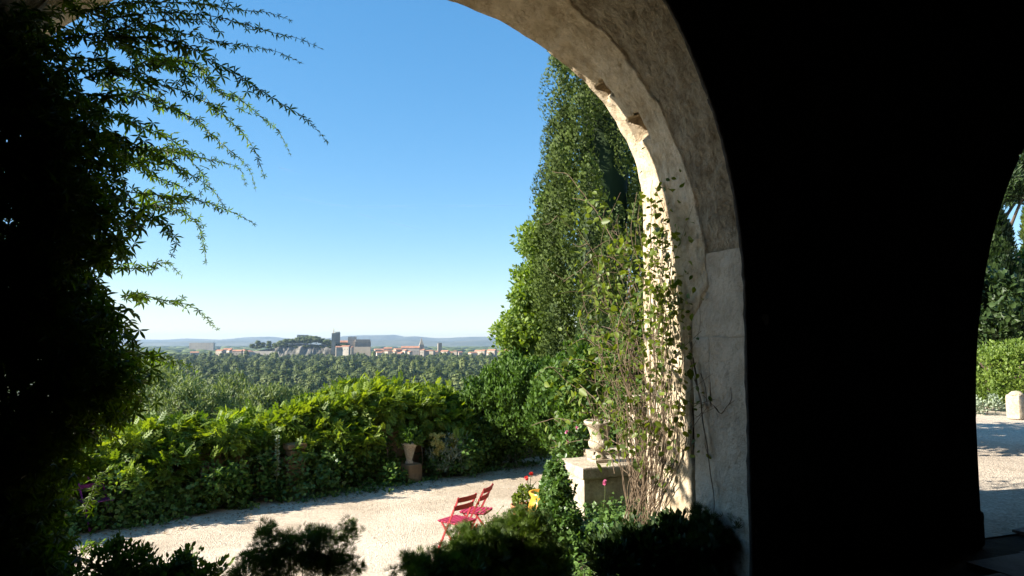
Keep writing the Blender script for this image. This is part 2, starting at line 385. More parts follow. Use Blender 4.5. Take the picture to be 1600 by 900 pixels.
pmesh('ceiling', box_w(-8, 8.6, -9, -T+.01, 5.4, 7.5), BOXF, M['shadestone'], LG)
pmesh('back_wall', box_w(-8, 8.6, -9.6, -9, -.3, 5.4), BOXF, M['shadestone'], LG)
pmesh('side_wall', box_w(-8.5, -8, -9.6, 0, -1.7, 7.5), BOXF, M['shadestone'], LG)
pmesh('side_wall', box_w(8.6, 9.1, -9.6, 0, -.3, 7.5), BOXF, M['shadestone'], LG)
pmesh('wall_cap', box_w(-8.5, 9.1, -T-.02, .02, 7.5, 7.6), BOXF, M['pale'], LG)
# profile of the opening: right jamb up, over the arch, left jamb down
def profile(inner, m=420):
    zs, b = (1.9, 3.1) if inner else (2.8, 1.63)
    t = np.linspace(0, 1, m); u = np.zeros(m); z = np.zeros(m); a = W/2
    j = .17
    k = t < j; u[k] = 0; z[k] = -.5+(zs+.5)*t[k]/j
    k = t > 1-j; u[k] = -W; z[k] = -.5+(zs+.5)*(1-t[k])/j
    k = (t >= j) & (t <= 1-j); ph = (t[k]-j)/(1-2*j)*math.pi; u[k] = -a+a*np.cos(ph); z[k] = zs+b*np.sin(ph)
    return np.stack([u, z], -1)
PO, PI_ = profile(False), profile(True); MM = len(PO)
cen_uz = np.array([-W/2, 2.0])
HOLES = [(px, py, s, d) for px, py, s, d in ((997, 203, .21, .17), (944, 142, .14, .12))]
def soffit(name, mat, d0f, d1f, nd, proud, rimdip, amp, hole=True):
    tt = np.linspace(0, 1, MM); V = np.zeros((MM, nd, 3)); f = np.linspace(0, 1, nd)
    d0 = d0f(tt); d1 = d1f(tt)
    for j in range(nd):
        d = d0+(d1-d0)*f[j]; g = (d/T)[:, None]
        uz = PO*(1-g)+PI_*g; tg = np.gradient(uz, axis=0); nn = np.stack([-tg[:, 1], tg[:, 0]], -1)
        nn = nn/np.maximum(np.linalg.norm(nn, axis=1, keepdims=True), 1e-6)                # points into the opening
        s = np.cumsum(np.r_[0, np.linalg.norm(np.diff(uz, axis=0), axis=1)])
        q = np.stack([s, d, 0*s], -1)
        disp = proud+amp*fbm(q, 3., 4)+amp*.7*fbm(q+9, 11., 3)
        if not hole: disp = disp-.07*((uz[:, 1] < 2.22) & (uz[:, 0] > -.3))      # recess behind the jamb blocks
        if rimdip and f[j] > .985: disp = disp-proud*1.6
        V[:, j, 0] = uz[:, 0]+nn[:, 0]*disp; V[:, j, 2] = uz[:, 1]+nn[:, 1]*disp; V[:, j, 1] = -d
    Wp = JO+V[..., :1]*U+V[..., 1:2]*N+V[..., 2:]*np.array([0, 0, 1.])
    if hole:                                                           # putlog holes: real square pockets
        for px, py, s, dep in HOLES:
            dirs = nrm(Wp-EYE); tgt = nrm(ray(px, py)); kk = np.unravel_index(np.argmax((dirs*tgt).sum(-1)), dirs.shape[:2])
            c = V[kk]; k0 = kk[0]; tgv = V[min(k0+3, MM-1), kk[1]]-V[max(k0-3, 0), kk[1]]; tgv = tgv/np.linalg.norm(tgv)
            rel = V-c; al = abs(rel@tgv); ac = abs(rel[..., 1])
            inside = (al < s*.5*(1+.1*fbm(V, 9., 2))) & (ac < s*.55*(1+.12*fbm(V+3, 8., 2)))
            outv = np.array([-tgv[2], 0, tgv[0]]); outv = -outv if np.dot(outv, np.array([c[0]+W/2, 0, c[2]-2.])) < 0 else outv
            V[inside] += outv*dep
        Wp = JO+V[..., :1]*U+V[..., 1:2]*N+V[..., 2:]*np.array([0, 0, 1.])
    i = np.arange(MM-1)[:, None]*nd+np.arange(nd-1)[None]
    Fa = np.stack([i, i+1, i+nd+1, i+nd], -1).reshape(-1, 4)
    return mobj(name, Wp, Fa, mat, LG, smooth=True)
def edge(tt):
    base = np.interp(tt, [0, .135, .16, .19, .24, .32, .5, 1], [.66, .66, .88, .86, .74, .6, .5, .5])
    return base+.022*fbm(np.stack([tt*45, 0*tt, 0*tt], -1), 1., 3)+.014*fbm(np.stack([tt*190, 0*tt, 0*tt+3], -1), 1., 2)
soffit('arch_plaster', M['plaster'], lambda t: 0*t-.015, edge, 54, .013, True, .009)
soffit('arch_soffit', M['rawstone'], lambda t: edge(t)-.06, lambda t: 0*t+T, 54, 0, False, .016, False)
# rough arris where the soffit meets the inner face, and the second arch's reveal
lines = [(np.array([wf(PI_[k, 0], -T, PI_[k, 1]) for k in range(0, MM, 2)]), .02+.012*rng.random(MM//2))]
tubes('arris', lines, M['shadestone'], LG, 6)
u2 = A2+W2/2-W2/2*np.cos(np.linspace(0, math.pi, 70)); p2 = [(A2, -.1)]+[(a, float(top2(np.array(a)))) for a in u2]+[(A2+W2, -.1)]
V = np.array([[wf(a, n_, z) for n_ in np.linspace(0, -T, 8)] for a, z in p2]); V = V+.012*fbm(V, 4., 3)[..., None]*U
i = np.arange(len(p2)-1)[:, None]*8+np.arange(7)[None]
mobj('second_arch_soffit', V, np.stack([i, i+1, i+9, i+8], -1).reshape(-1, 4), M['rawstone'], LG)
tubes('arris', [(smooth_line([wf(a, -T, z) for a, z in p2], 3), .03)], M['shadestone'], LG, 6)
# stone courses of the right jamb
pmesh('mortar', box_w(-.003, .3, -1.288, -.668, -.46, 2.262), BOXF, M['block'], LG)
zc = [(-.45, .536), (.54, 1.118), (1.121, 1.63), (1.64, 2.27)]
for q, (z0, z1) in enumerate(zc):
    cuts = [(.672, 1.292)] if q != 2 else [(.672, .885), (.888, 1.292)]
    for d0, d1 in cuts:
        rough_box('stone_block', wf(.155+.006*rng.random(), -(d0+d1)/2, z0), U, N, .34, d1-d0, z1-z0, M['block'], LG, 24, .012, .006)
for a, z, s in ((A2-.08, 0, .27), (A2-.14, .24, .24), (A2-.135, .48, .22)):
    rough_box('footing_stone', wf(a, -T+.15, z-.05), U, N, s*1.3, .35, s*1.15, M['shadestone'], LG, 6, .012, .06)
for zz in np.arange(.72, 2.2, .24):
    rough_box('quoin_stone', wf(A2-.14, -T+.09, zz), U, N, .26+.03*rng.random(), .24, .235, M['shadestone'], LG, 5, .015, .04)
pmesh('buttress', box_w(1.0, 2.15, -.05, .45, -.1, 5), BOXF, M['pale'], LG)  # unseen pier projection, added to shade the gravel by the second arch
pmesh('planting_bed', box_w(-W+.01, -.02, -1.15, -.06, -.45, -.36), BOXF, M['soil'], LG)
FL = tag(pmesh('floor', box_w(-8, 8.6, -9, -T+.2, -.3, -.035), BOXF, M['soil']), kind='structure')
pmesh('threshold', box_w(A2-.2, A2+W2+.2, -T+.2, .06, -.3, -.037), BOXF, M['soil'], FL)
fu = -2.
while fu < 8.4:
    fw = .5+.2*rng.random(); fn = -4.6
    while fn < -1.1:
        fd = .45+.3*rng.random(); fd = min(fd, -1.1-fn+.001)
        if (fu+fw < 0 or fu > -.1) and not (fn+fd > -T-.05 and (fu < A2+.1)) and fd > .1:
            rough_box('flagstone', wf(fu+fw/2, fn+fd/2, -.05), U, N, fw-.012, fd-.012, .05+.006*rng.random(), M['flag'], FL, 2, .003, .008)
        fn += fd
    fu += fw

# ------------------------------------------------------------ retaining wall, pedestal, urn, post
pc = at_y(911, 730, 9.05); pu = np.dot(pc-JO, U); pn = np.dot(pc-JO, N)
PD = empty('stone_pedestal', wf(pu+.3, pn+.4, ZT), 'square pale limestone pedestal with cap beside the ivy, carrying the large urn', 'pedestal')
rough_box('shaft', wf(pu+.45, pn+.41, ZT-.03), U, N, .84, .74, 1.34, M['pale'], PD, 8, .012, .03)
rough_box('cap_stone', wf(pu+.45, pn+.41, ZT+1.30), U, N, .90, .80, .16, M['pale'], PD, 8, .008, .025)
zc_ = ZT+1.46
ub = px_n(937, 724, pn+.36); uc = wf(np.dot(ub-JO, U), pn+.36, zc_)
UR = empty('garden_urn', uc, 'weathered limestone urn with flared rim standing on the square pedestal', 'urn')
rough_box('plinth', uc-np.array([0, 0, .005]), U, N, .25, .25, .045, M['pale'], UR, 4, .003, .008)
lathe('foot', uc, [(.10, .035), (.10, .06), (.06, .085), (.048, .12), (.07, .15)], M['pale'], UR)
bowl = lathe('bowl', uc, [(.05, .14), (.11, .16), (.145, .21), (.15, .25), (.125, .29), (.12, .33), (.14, .40), (.165, .46), (.2, .50), (.21, .525), (.195, .54), (.17, .53), (.13, .42)], M['pale'], UR)
for k in range(14):                                                    # gadroons round the belly
    t = 2*math.pi*k/14; c = uc+np.array([.124*math.cos(t), .124*math.sin(t), .225])
    lathe('gadroon', c-np.array([0, 0, .05]), [(.004, 0), (.020, .03), (.026, .07), (.020, .10), (.004, .115)], M['pale'], bowl, 8)
twl = []
for k in range(12):
    a = unit(1)[0]; e = uc+np.array([a[0]*.3, a[1]*.3, .55+.35*rng.random()]); twl.append((smooth_line([uc+np.array([a[0]*.03, a[1]*.03, .42]), uc+np.array([a[0]*.12, a[1]*.12, .62]), e], 5), .006))
UP = empty('urn_plant', uc+np.array([0, 0, .42]), 'twiggy half-dry plant growing in the limestone urn', 'plant')
tubes('stem', twl, M['twig'], UP, 5)
tp = np.concatenate([l[0][5:] for l in twl]); tp = tp[rng.integers(0, len(tp), 90)]
cloud('foliage', M['rose'], OVAL, tp, unit(90)+[0, 0, .3], unit(90), .05, UP)['kind'] = 'stuff'
RW = empty('retaining_wall', wf(2.4, WALL_N, ZT), 'low limestone retaining wall running away behind the urn pedestal', 'wall')
uu = pu+.9
while uu < 6.6:
    wd_ = .38+.3*rng.random(); zz = ZT-.04
    for hgt in (.36, .38, .36, .36):
        rough_box('stone', wf(uu+wd_/2, WALL_N+.17+.02*rng.random(), zz), U, N, wd_-.012, .36, hgt-.01, M['pale'], RW, 2, .012, .02); zz += hgt
    uu += wd_
rbv = [wf(pu+.95, WALL_N+.33, 0), wf(6.6, WALL_N+.33, 0), np.array([7.4, 15.5, 0]), np.array([2.35, 13.2, 0])]
tag(pmesh('raised_bed', [p+np.array([0, 0, z]) for z in (ZT-.2, -.14) for p in rbv], BOXF, M['soil']), kind='structure')
PS = empty('stone_post', at_y(996, 690, 10.6), 'short pale stone post standing behind the urn among the leaves', 'post')
pb = at_y(996, 700, 10.6); rough_box('shaft', pb-np.array([0, 0, .15]), U, N, .2, .2, .85, M['pale'], PS, 6, .008, .015)
rough_box('cap_stone', pb+np.array([0, 0, .7]), U, N, .25, .25, .08, M['pale'], PS, 5, .006, .015)

# bank below the arch, clad in ivy
bu, bn = np.meshgrid(np.linspace(-.9, 7., 60), np.linspace(.02, WALL_N+.1, 40), indexing='ij')
bz = ZT+np.clip((bu+.75)/1.1, 0, 1)**1.2*np.clip(1.25-.22*bn, .05, 2)+.05*fbm(np.stack([bu, bn, 0*bu], -1), 2., 3)
bz = np.where((bu > pu-.05) & (bu < pu+.95) & (bn > pn-.15), ZT, bz)
V = JO+bu[..., None]*U+bn[..., None]*N+bz[..., None]*np.array([0, 0, 1.]); nv = V.shape[1]
i = np.arange(59)[:, None]*nv+np.arange(nv-1)[None]
tag(mobj('planted_bank', V, np.stack([i, i+1, i+nv+1, i+nv], -1).reshape(-1, 4), M['soil'], smooth=True), kind='structure')
k = 17000; a = rng.random(k); b = rng.random(k); ui = -.8+a*(pu+1.4); ni = .1+b*(WALL_N-.3)
zi = ZT+np.clip((ui+.75)/1.1, 0, 1)**1.2*np.clip(1.25-.22*ni, .05, 2)+.03+.22*rng.random(k)**2*(1+fbm(np.stack([ui, ni, 0*ui], -1), 1.6, 2))
ok = ~((ui > pu-.02) & (ui < pu+.95) & (ni > pn-.02)) & (ui > -.72+.35*rng.random(k))
pos = JO+ui[:, None]*U+ni[:, None]*N+zi[:, None]*np.array([0, 0, 1.]); pos = pos[ok]
tag(cloud('ivy_ground_cover', M['ivy'], IVY, pos, unit(len(pos))+[-.2, -.3, .2], unit(len(pos))*.6+[0, -.3, 1.],   .028+.035*rng.random(len(pos))),
    'glossy green ivy and low weeds covering the bank below the arch', 'ivy', kind='stuff')
im = at_y(880, 790, 8.1)
IV = empty('ivy_mound', (im[0]-.1, im[1], ZT), 'upright mound of small-leaved ivy against the pedestal side', 'ivy')
for (px, py, Y, rx, rz) in ((870, 762, 8.15, .13, .30), (864, 800, 8.1, .19, .34), (878, 836, 7.9, .25, .30)):
    bush('foliage', at_y(px, py, Y), (rx, .3, rz), M['ivy'], IVY, 90, .09, 26, .045, IV, -1, .1, .6)['kind'] = 'stuff'
tubes('stem', [(smooth_line([(im[0]-.1+.1*k, im[1], ZT), (im[0]-.12+.1*k, im[1]+.1, -.9), (im[0]-.1+.08*k, im[1]+.2, -.3)], 4), .015) for k in range(3)], M['bark'], IV)

# ------------------------------------------------------------ overgrown garden wall (hedge)
def hp(s, off, z): return HA+HD*s+HN*off+np.array([0, 0, z-ZT])      # s metres along, off towards camera
CL = HA-HN*.9
def s_at(px): p = on_pl(px, 600, CL, HN); return np.dot(p-HA, HD)
prof = [(120, 684), (180, 672), (250, 662), (330, 658), (440, 650), (500, 632), (560, 612), (610, 600), (660, 606), (700, 612), (745, 616), (800, 610)]
ss = np.array([s_at(p[0]) for p in prof]); zz = np.array([on_pl(p[0], p[1], CL, HN)[2] for p in prof])
def htop(s): return np.interp(s, ss, zz)
GW = empty('garden_wall', hp(HL/2, -.7, ZT), 'ochre stone parapet wall mostly hidden under wisteria along the gravel', 'wall')
s = -7.
cnt = 0
while s < HL+2.5:
    zc0 = ZT-.05
    w_ = .45+.25*rng.random()
    while zc0 < htop(s)-.75:
        hh = .22+.08*rng.random()
        rough_box('stone', hp(s+w_/2, -1.0+.03*rng.random(), zc0), HD, HN, w_-.015, .4, hh-.012, M['brick'], GW, 2, .012, .02); zc0 += hh; cnt += 1
    s += w_
sp = s_at(449)
GP = empty('wall_pier', hp(sp, -.4, ZT), 'narrow ochre brick pier showing through the wisteria beside the pale flower spike', 'pier')
zc0 = ZT-.02
while zc0 < -.5:
    rough_box('brick', hp(sp+.015*rng.normal(), -.46+.015*rng.normal(), zc0), HD, HN, .36+.05*rng.normal(), .3, .125, M['brick'], GP, 3, .016, .03); zc0 += .132
def hedge(name, s0, s1, label, mat, tm, ls, dens, depth=.95, hmul=1., keep=None):
    root = empty(name, hp((s0+s1)/2, -.4, ZT), label, 'hedge')
    ml = int((s1-s0)*dens); sa = s0+(s1-s0)*rng.random(ml); v = rng.random(ml)          # lumps of growth: foot, leaning front, top, back
    hh = (htop(sa)-ZT)*hmul; rl = .24+.24*rng.random(ml)
    fr = v < .62; h = np.where(fr, (v/.62), 1-.12*rng.random(ml)); off = np.where(fr, .05-.85*np.clip(v/.62, 0, 1)**2.2, -.8-.8*(v-.62)/.38)
    off = off-.22+.22*rng.normal(size=ml)*(h > .2)
    lc = HA+HD*sa[:, None]+HN*(off-.12)[:, None]+np.array([0, 0, 1.])*np.clip(h*hh-rl*.75, .1, 9)[:, None]
    if keep is not None:
        kp = keep(sa, h*hh+ZT); lc, rl = lc[kp], rl[kp]
    nc = 34; d0 = unit(len(lc)*nc); il = np.repeat(np.arange(len(lc)), nc)
    cen = lc[il]+d0*rl[il][:, None]*(.75+.3*rng.random((len(d0), 1)))*np.array([1., 1., .8]); kp = (d0@HN > -.55) & (cen[:, 2] > ZT+.03); cen, od, il = cen[kp], d0[kp], il[kp]
    per = 7; pos, d, ix = clumps(cen, .11, per)
    n_ = len(pos); out = nrm(od[ix]+d*.5+np.array([0, 0, .15])); yd = out*.8+unit(n_)*.75+np.array([0, 0, -.15])
    tint = np.clip(.45+.22*rng.normal(size=len(lc))[il][ix]+.2*rng.normal(size=n_), 0, 1)
    up_ = np.array([0, 0, .7]); low = ((pos[:, 2]-ZT)/(htop((pos-HA)@HD)-ZT)+.22*fbm(pos, 1.3, 3)) < .5           # other growth at the foot
    sz_ = ls*(.55+.7*rng.random(n_)); nn2 = out*.6+up_+unit(n_)*.6; hi = ~low; kind = fbm(pos+30, .8, 2) > 0
    cloud('foliage', mat, tm, pos[hi], yd[hi], nn2[hi], sz_[hi], root, tint[hi])['kind'] = 'stuff'
    for q, (mt, tl, sl_) in enumerate((('laurel', OVAL, .5), ('ivy', IVY, .36))):
        w_ = low & (kind == bool(q)); w2 = np.flatnonzero(w_); w2 = np.r_[w2, w2[::2]]; jp = pos[w2]+rng.normal(size=(len(w2), 3))*.05
        cloud('undergrowth', M[mt], tl, jp, yd[w2]+unit(len(w2))*.4, nn2[w2], sz_[w2]*sl_, root, tint[w2])['kind'] = 'stuff'
    w2 = rng.integers(0, n_, n_//4); cloud('foliage', M['broad'], LEAF, pos[w2]+rng.normal(size=(len(w2), 3))*.06, yd[w2]+unit(len(w2)), nn2[w2], .09, root)['kind'] = 'stuff'
    # the large leaf sprays that stand out, one by one
    me = fast_mesh('leaf', tm[0]*ls*.95, tm[1], np.full(len(tm[0]), .75)); me.materials.append(mat)
    top = np.argsort(-(cen[:, 2]+.3*rng.random(len(cen))))[:150]
    for c, o_ in zip(cen[top], od[top]):
        ob = bpy.data.objects.new('leaf', me); y_ = Vector(nrm(o_+unit(1)[0]*.9+np.array([0, 0, -.35]))); q = y_.to_track_quat('Y', 'Z')
        link(ob, root); ob.matrix_parent_inverse = Matrix(); ob.location = Vector(c+o_*.17)-root.location; ob.rotation_mode = 'QUATERNION'; ob.rotation_quaternion = q
        ob.scale = [.8+.5*rng.random()]*3
    st = []
    for k in range(int((s1-s0)*2)):
        a = s0+(s1-s0)*rng.random(); st.append((smooth_line([hp(a, -.3, ZT-.02), hp(a+.1*rng.normal(), -.25, ZT+.7), hp(a+.2*rng.normal(), -.6, htop(a)-.75)], 4), .014))
    tubes('stem', st, M['bark'], root, 5)
    return root
spot = s_at(626)
gap = lambda sa, z: ~((abs(sa-sp) < .09) & (z < -.55) & (z > -1.0)) & ~((abs(sa-spot) < .42) & (z < -.45))
hedge('wisteria_hedge', -7., s_at(500), 'bright wisteria mass with pinnate leaves spilling over the wall left of the brick pier', M['wisteria'], PINN, .21, 22, keep=gap)
hedge('wisteria_hedge', s_at(500)-.2, s_at(735), 'taller dome of wisteria above the wall behind the small stone planter', M['wisteria'], PINN, .20, 26, keep=gap)
# low plants at its foot
for k, (px, py, rr, mt, tm, lb) in enumerate(((300, 795, .3, 'laurel', OVAL, 'low dark leafy plant at the shaded foot of the wisteria'), (405, 768, .26, 'ivy', OVAL, 'broad-leaved green plant in front of the flower spike'),
        (500, 752, .32, 'laurel', LEAF, 'rounded dark green shrublet right of the brick pier'), (560, 742, .3, 'ivy', LEAF, 'small glossy shrublet left of the planter'),
        (665, 728, .38, 'silver', NARROW, 'blue-grey leafed plant right of the stone planter'), (760, 728, .3, 'laurel', OVAL, 'low leafy plant under the dark laurel'))):
    b0 = on_z(px, py, ZT); rt = empty('border_plant', b0, lb, 'plant')
    bush('foliage', b0+np.array([0, 0, rr*.9]), (rr*1.3, rr, rr), M[mt], tm, 40, rr*.35, 22, .09, rt, -.7)['kind'] = 'stuff'
    tubes('stem', [(smooth_line([b0, b0+np.array([.05, 0, rr*.6]), b0+np.array([.1*rng.normal(), .1*rng.normal(), rr*1.2])], 4), .012)], M['bark'], rt)
b0 = on_z(418, 778, ZT)+HN*.3; AC = empty('acanthus', b0, 'leaning pale flower spike of acanthus beside the brick pier', 'plant')
tip = on_pl(434, 683, b0, HN); ln = smooth_line([b0, (b0*.55+tip*.45)+np.array([.03, 0, 0]), tip], 10); tubes('stem', [(ln, .014)], M['greenstem'], AC)
fp = ln[9:][rng.integers(0, len(ln)-9, 130)]+rng.normal(size=(130, 3))*.012; cloud('flower', M['silver'], OVAL, fp, unit(130)*[1, 1, .3]+[0, 0, .3], unit(130), .055, AC)['kind'] = 'stuff'
a = rng.random(26)*6.28; cloud('foliage', M['ivy'], OVAL, np.repeat(b0[None], 26, 0)+[0, 0, .04], np.stack([np.cos(a), np.sin(a), .5+.4*rng.random(26)], -1), np.array([[0, 0, 1.]]).repeat(26, 0), .34, AC)
# planter on its block, golden bloom plant
b0 = on_z(628, 749, ZT)+HN*.38; PB = empty('planter_block', b0, 'ochre stone block under the small planter at the wisteria foot', 'block')
rough_box('stone', b0, HD, HN, .36, .34, .40, M['brick'], PB, 6, .02, .04)
pt = b0+np.array([-.05, 0, .395]); PT = empty('stone_planter', pt, 'small pale terracotta planter standing on the ochre block by the hedge', 'planter')
lathe('bowl', pt, [(.09, 0), (.09, .04), (.06, .07), (.08, .13), (.12, .30), (.145, .36), (.19, .42), (.19, .46), (.16, .46), (.14, .38)], M['pale'], PT, 16)
PG = empty('planter_fern', pt+np.array([0, 0, .4]), 'leafy green plant filling the small hedge planter', 'plant')
bush('foliage', pt+np.array([0, 0, .55]), (.26, .26, .18), M['laurel'], LEAF, 26, .09, 20, .08, PG, -.6)['kind'] = 'stuff'
tubes('stem', [(smooth_line([pt+np.array([0, 0, .36]), pt+np.array([.03, 0, .5]), pt+np.array([.08, 0, .65])], 4), .008)], M['greenstem'], PG)
b0 = on_z(690, 741, ZT)+HN*.3; GB = empty('golden_shrub', b0, 'silvery shrub topped with pale yellow blooms beside the planter', 'shrub')
bush('foliage', b0+np.array([0, 0, .42]), (.5, .4, .42), M['silver'], NARROW, 60, .14, 22, .11, GB, -.6, .9)['kind'] = 'stuff'
for px, py in ((678, 686), (690, 690), (705, 705), (684, 700), (708, 692)):
    c = on_pl(px, py, b0+HN*.2, HN); bush('flower_head', c, (.07, .07, .16), M['gold'], LEAF, 12, .05, 22, .045, GB, -1)
tubes('stem', [(smooth_line([b0, b0+np.array([.1*rng.normal(), .05, .5]), b0+np.array([.2*rng.normal(), .1, .85])], 4), .01) for _ in range(6)], M['greenstem'], GB)

k = 1500; a = -6+rng.random(k)*(HL+7); o_ = .25+np.abs(rng.normal(size=k))*.35; pos = HA+HD*a[:, None]+HN*o_[:, None]+[0, 0, .018]
far_ = rng.random(k) < .12; pos[far_] += HN*(rng.random((far_.sum(), 1))*7)
tag(cloud('leaf_litter', M['litter'], OVAL, pos, unit(k)*[1, 1, .15], unit(k)*.3+[0, 0, 1], .03+.03*rng.random(k)), 'dry fallen leaves scattered on the gravel along the hedge', 'leaves', kind='stuff')
k = 2600; a = -6+rng.random(k)*(HL+7); a = a[fbm(np.stack([a*1.3, 0*a, 0*a], -1), 1., 2) > -.15]; k = len(a); o_ = .02+np.abs(rng.normal(size=k))*.16
pos = HA+HD*a[:, None]+HN*o_[:, None]+np.array([0, 0, .01])
tag(cloud('weeds', M['ivy'], LEAF, pos+[0, 0, .05]*rng.random((k, 1)), unit(k)+[0, 0, .7], unit(k)+HN, .05+.06*rng.random(k)), 'low green weeds straggling along the edge of the gravel', 'weeds', kind='stuff')
# ------------------------------------------------------------ trees and big shrubs beyond the terrace
def trunk(root, base, h, r, lean=(0, 0), limbs=5, spread=.8):
    ls = [(smooth_line([base-np.array([0, 0, .1]), base+np.array([lean[0]*.4, lean[1]*.4, h*.5]), base+np.array([lean[0], lean[1], h])], 6), np.linspace(r, r*.4, 13))]
    for k in range(limbs):
        t = .35+.6*rng.random(); a = rng.random()*6.28; p = base+np.array([lean[0]*t, lean[1]*t, h*t]); e = p+np.array([math.cos(a)*spread, math.sin(a)*spread, .5*spread+.3*h*rng.random()])
        ls.append((smooth_line([p, (p+e)/2+np.array([0, 0, .1]), e], 5), np.linspace(r*.4, r*.1, 11)))
    return tubes('trunk', ls, M['bark'], root, 7)
def cypress(name, base, h, rad, label, plumes=420, mat='cypress', sz=.12, per=150, grp=None, lobe=.15):
    root = empty(name, base, label, 'tree', grp); trunk(root, base, h*.85, .16, (0, 0), 4, rad*.5)
    m = plumes; t = rng.random(m)**.9; a = rng.random(m)*6.283
    rr = rad*np.clip(np.minimum(1, (t/.06)**.5)*(1.08-.42*t)*np.sqrt(np.clip(1-((t-.1)/.9).clip(0)**3.2, 0, 1)), .05, 1)*(.60+.42*rng.random(m))*(1+.12*fbm(np.stack([np.cos(a)*2, np.sin(a)*2, t*h*.6], -1), 1., 2))
    cen = base+np.stack([rr*np.cos(a), rr*np.sin(a), .25+t*(h-.5)], -1); od = np.stack([np.cos(a), np.sin(a), 0*a], -1)
    d = unit(m*per); ix = np.repeat(np.arange(m), per); lw = rad*lobe*(.7+.6*rng.random(m)); lh = lw*2.4
    q = rng.random(m*per)**.16
    pos = cen[ix]+d*q[:, None]*np.stack([lw[ix]*(1-.35*d[:, 2]), lw[ix]*(1-.35*d[:, 2]), lh[ix]], -1)
    yd = nrm(d*[1, 1, .5]*.5+od[ix]*.2+np.array([0, 0, 1.0])+unit(m*per)*.38)
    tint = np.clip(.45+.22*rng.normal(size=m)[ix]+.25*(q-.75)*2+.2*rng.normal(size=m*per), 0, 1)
    cloud('crown', M[mat], SPRAY, pos, yd, d+od[ix]*.25, sz*(.6+.8*rng.random(m*per)), root, tint)['kind'] = 'stuff'
    # solid core in the darkest leaf tint keeps the column closed
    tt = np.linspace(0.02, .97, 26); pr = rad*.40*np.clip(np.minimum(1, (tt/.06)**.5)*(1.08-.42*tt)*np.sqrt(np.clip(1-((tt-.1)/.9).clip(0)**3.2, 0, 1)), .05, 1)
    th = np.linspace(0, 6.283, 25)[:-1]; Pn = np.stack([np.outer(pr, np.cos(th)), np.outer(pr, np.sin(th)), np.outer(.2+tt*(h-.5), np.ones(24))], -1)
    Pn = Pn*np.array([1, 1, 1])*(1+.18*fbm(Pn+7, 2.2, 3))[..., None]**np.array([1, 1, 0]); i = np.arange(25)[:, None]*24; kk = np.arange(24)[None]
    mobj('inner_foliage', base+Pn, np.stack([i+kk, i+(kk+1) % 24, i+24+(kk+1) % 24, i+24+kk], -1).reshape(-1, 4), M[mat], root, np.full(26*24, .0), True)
    return root
cb = at_y(945, 600, 20.); cb[2] = ZT
cypress('cypress_tree', cb, 17., 1.9, 'tall dense cypress rising beside the arch above the climbing rose', 280, per=480, sz=.085, lobe=.205)
bb = at_y(850, 600, 22.); bb[2] = ZT
BT = empty('broadleaf_tree', bb, 'bright yellow-green broadleaf tree pressed against the left side of the cypress', 'tree')
trunk(BT, bb, 5., .11, (.1, 0), 8, .9)
for (px, py, rx, rz, ncl) in ((868, 330, .42, .8, 34), (850, 400, .62, .8, 60), (842, 460, .8, .8, 80), (832, 520, .95, .8, 110), (845, 580, 1.1, .8, 110), (795, 525, .3, .35, 18), (826, 370, .28, .3, 14)):
    bush('crown', at_y(px, py, 22.), (rx*1.2, 1., rz*1.2), M['broad'], LEAF, int(ncl*1.2), .27, 50, .15, BT, -.8, .2, .55)['kind'] = 'stuff'
lb_ = at_y(800, 700, 17.9); lb_[2] = ZT
LB = empty('laurel_bush', lb_, 'big dark laurel bush with upright shoots at the end of the wisteria', 'bush')
trunk(LB, lb_, 1.8, .07, (0, 0), 8, .8)
for (px, py, Y, rx, rz, ncl) in ((765, 650, 17.6, .75, 1.05, 120), (822, 640, 17.4, .95, 1.25, 170), (880, 640, 16.2, .8, 1.2, 120), (800, 600, 18, .7, .7, 80), (730, 670, 17.9, .5, .7, 60)):
    bush('foliage', at_y(px, py, Y), (rx, .7, rz), M['laurel'], LEAF, int(ncl*1.2), .19, 80, .1, LB, -.95, .8, .55)['kind'] = 'stuff'
db = at_y(985, 640, 13.2); db[2] = -.1
DB = empty('evergreen_shrub', db, 'shaded evergreen shrub filling the gap behind the urn and rose', 'bush')
trunk(DB, db, 1.8, .06, (0, 0), 6, .6)
for (px, py, Y, rx, rz, ncl) in ((1010, 560, 13.4, .8, 1.3, 150), (1000, 660, 12, .6, .6, 80), (900, 600, 14, .6, .9, 80)):
    bush('foliage', at_y(px, py, Y), (rx, .6, rz), M['laurel'], OVAL, ncl, .17, 40, .10, DB, -.95, .3, .55)['kind'] = 'stuff'
vb = at_y(893, 700, 11.2); vb[2] = ZT
VA = empty('valerian', vb, 'leafy plant with small mauve flowers left of the urn', 'plant')
bush('foliage', at_y(897, 692, 11.2), (.26, .25, .24), M['ivy'], LEAF, 40, .1, 24, .08, VA, -1)['kind'] = 'stuff'
tubes('stem', [(smooth_line([vb+[.06*q, 0, 0], vb+[.05*q, .02, .6], at_y(890+6*q, 680, 11.2)], 4), .008) for q in range(3)], M['greenstem'], VA)
for px, py in ((886, 676), (888, 690), (901, 669)):
    bush('flower_head', at_y(px, py, 11.0), (.02, .02, .04), M['pink'], FLOWER, 5, .012, 6, .014, VA, -1)

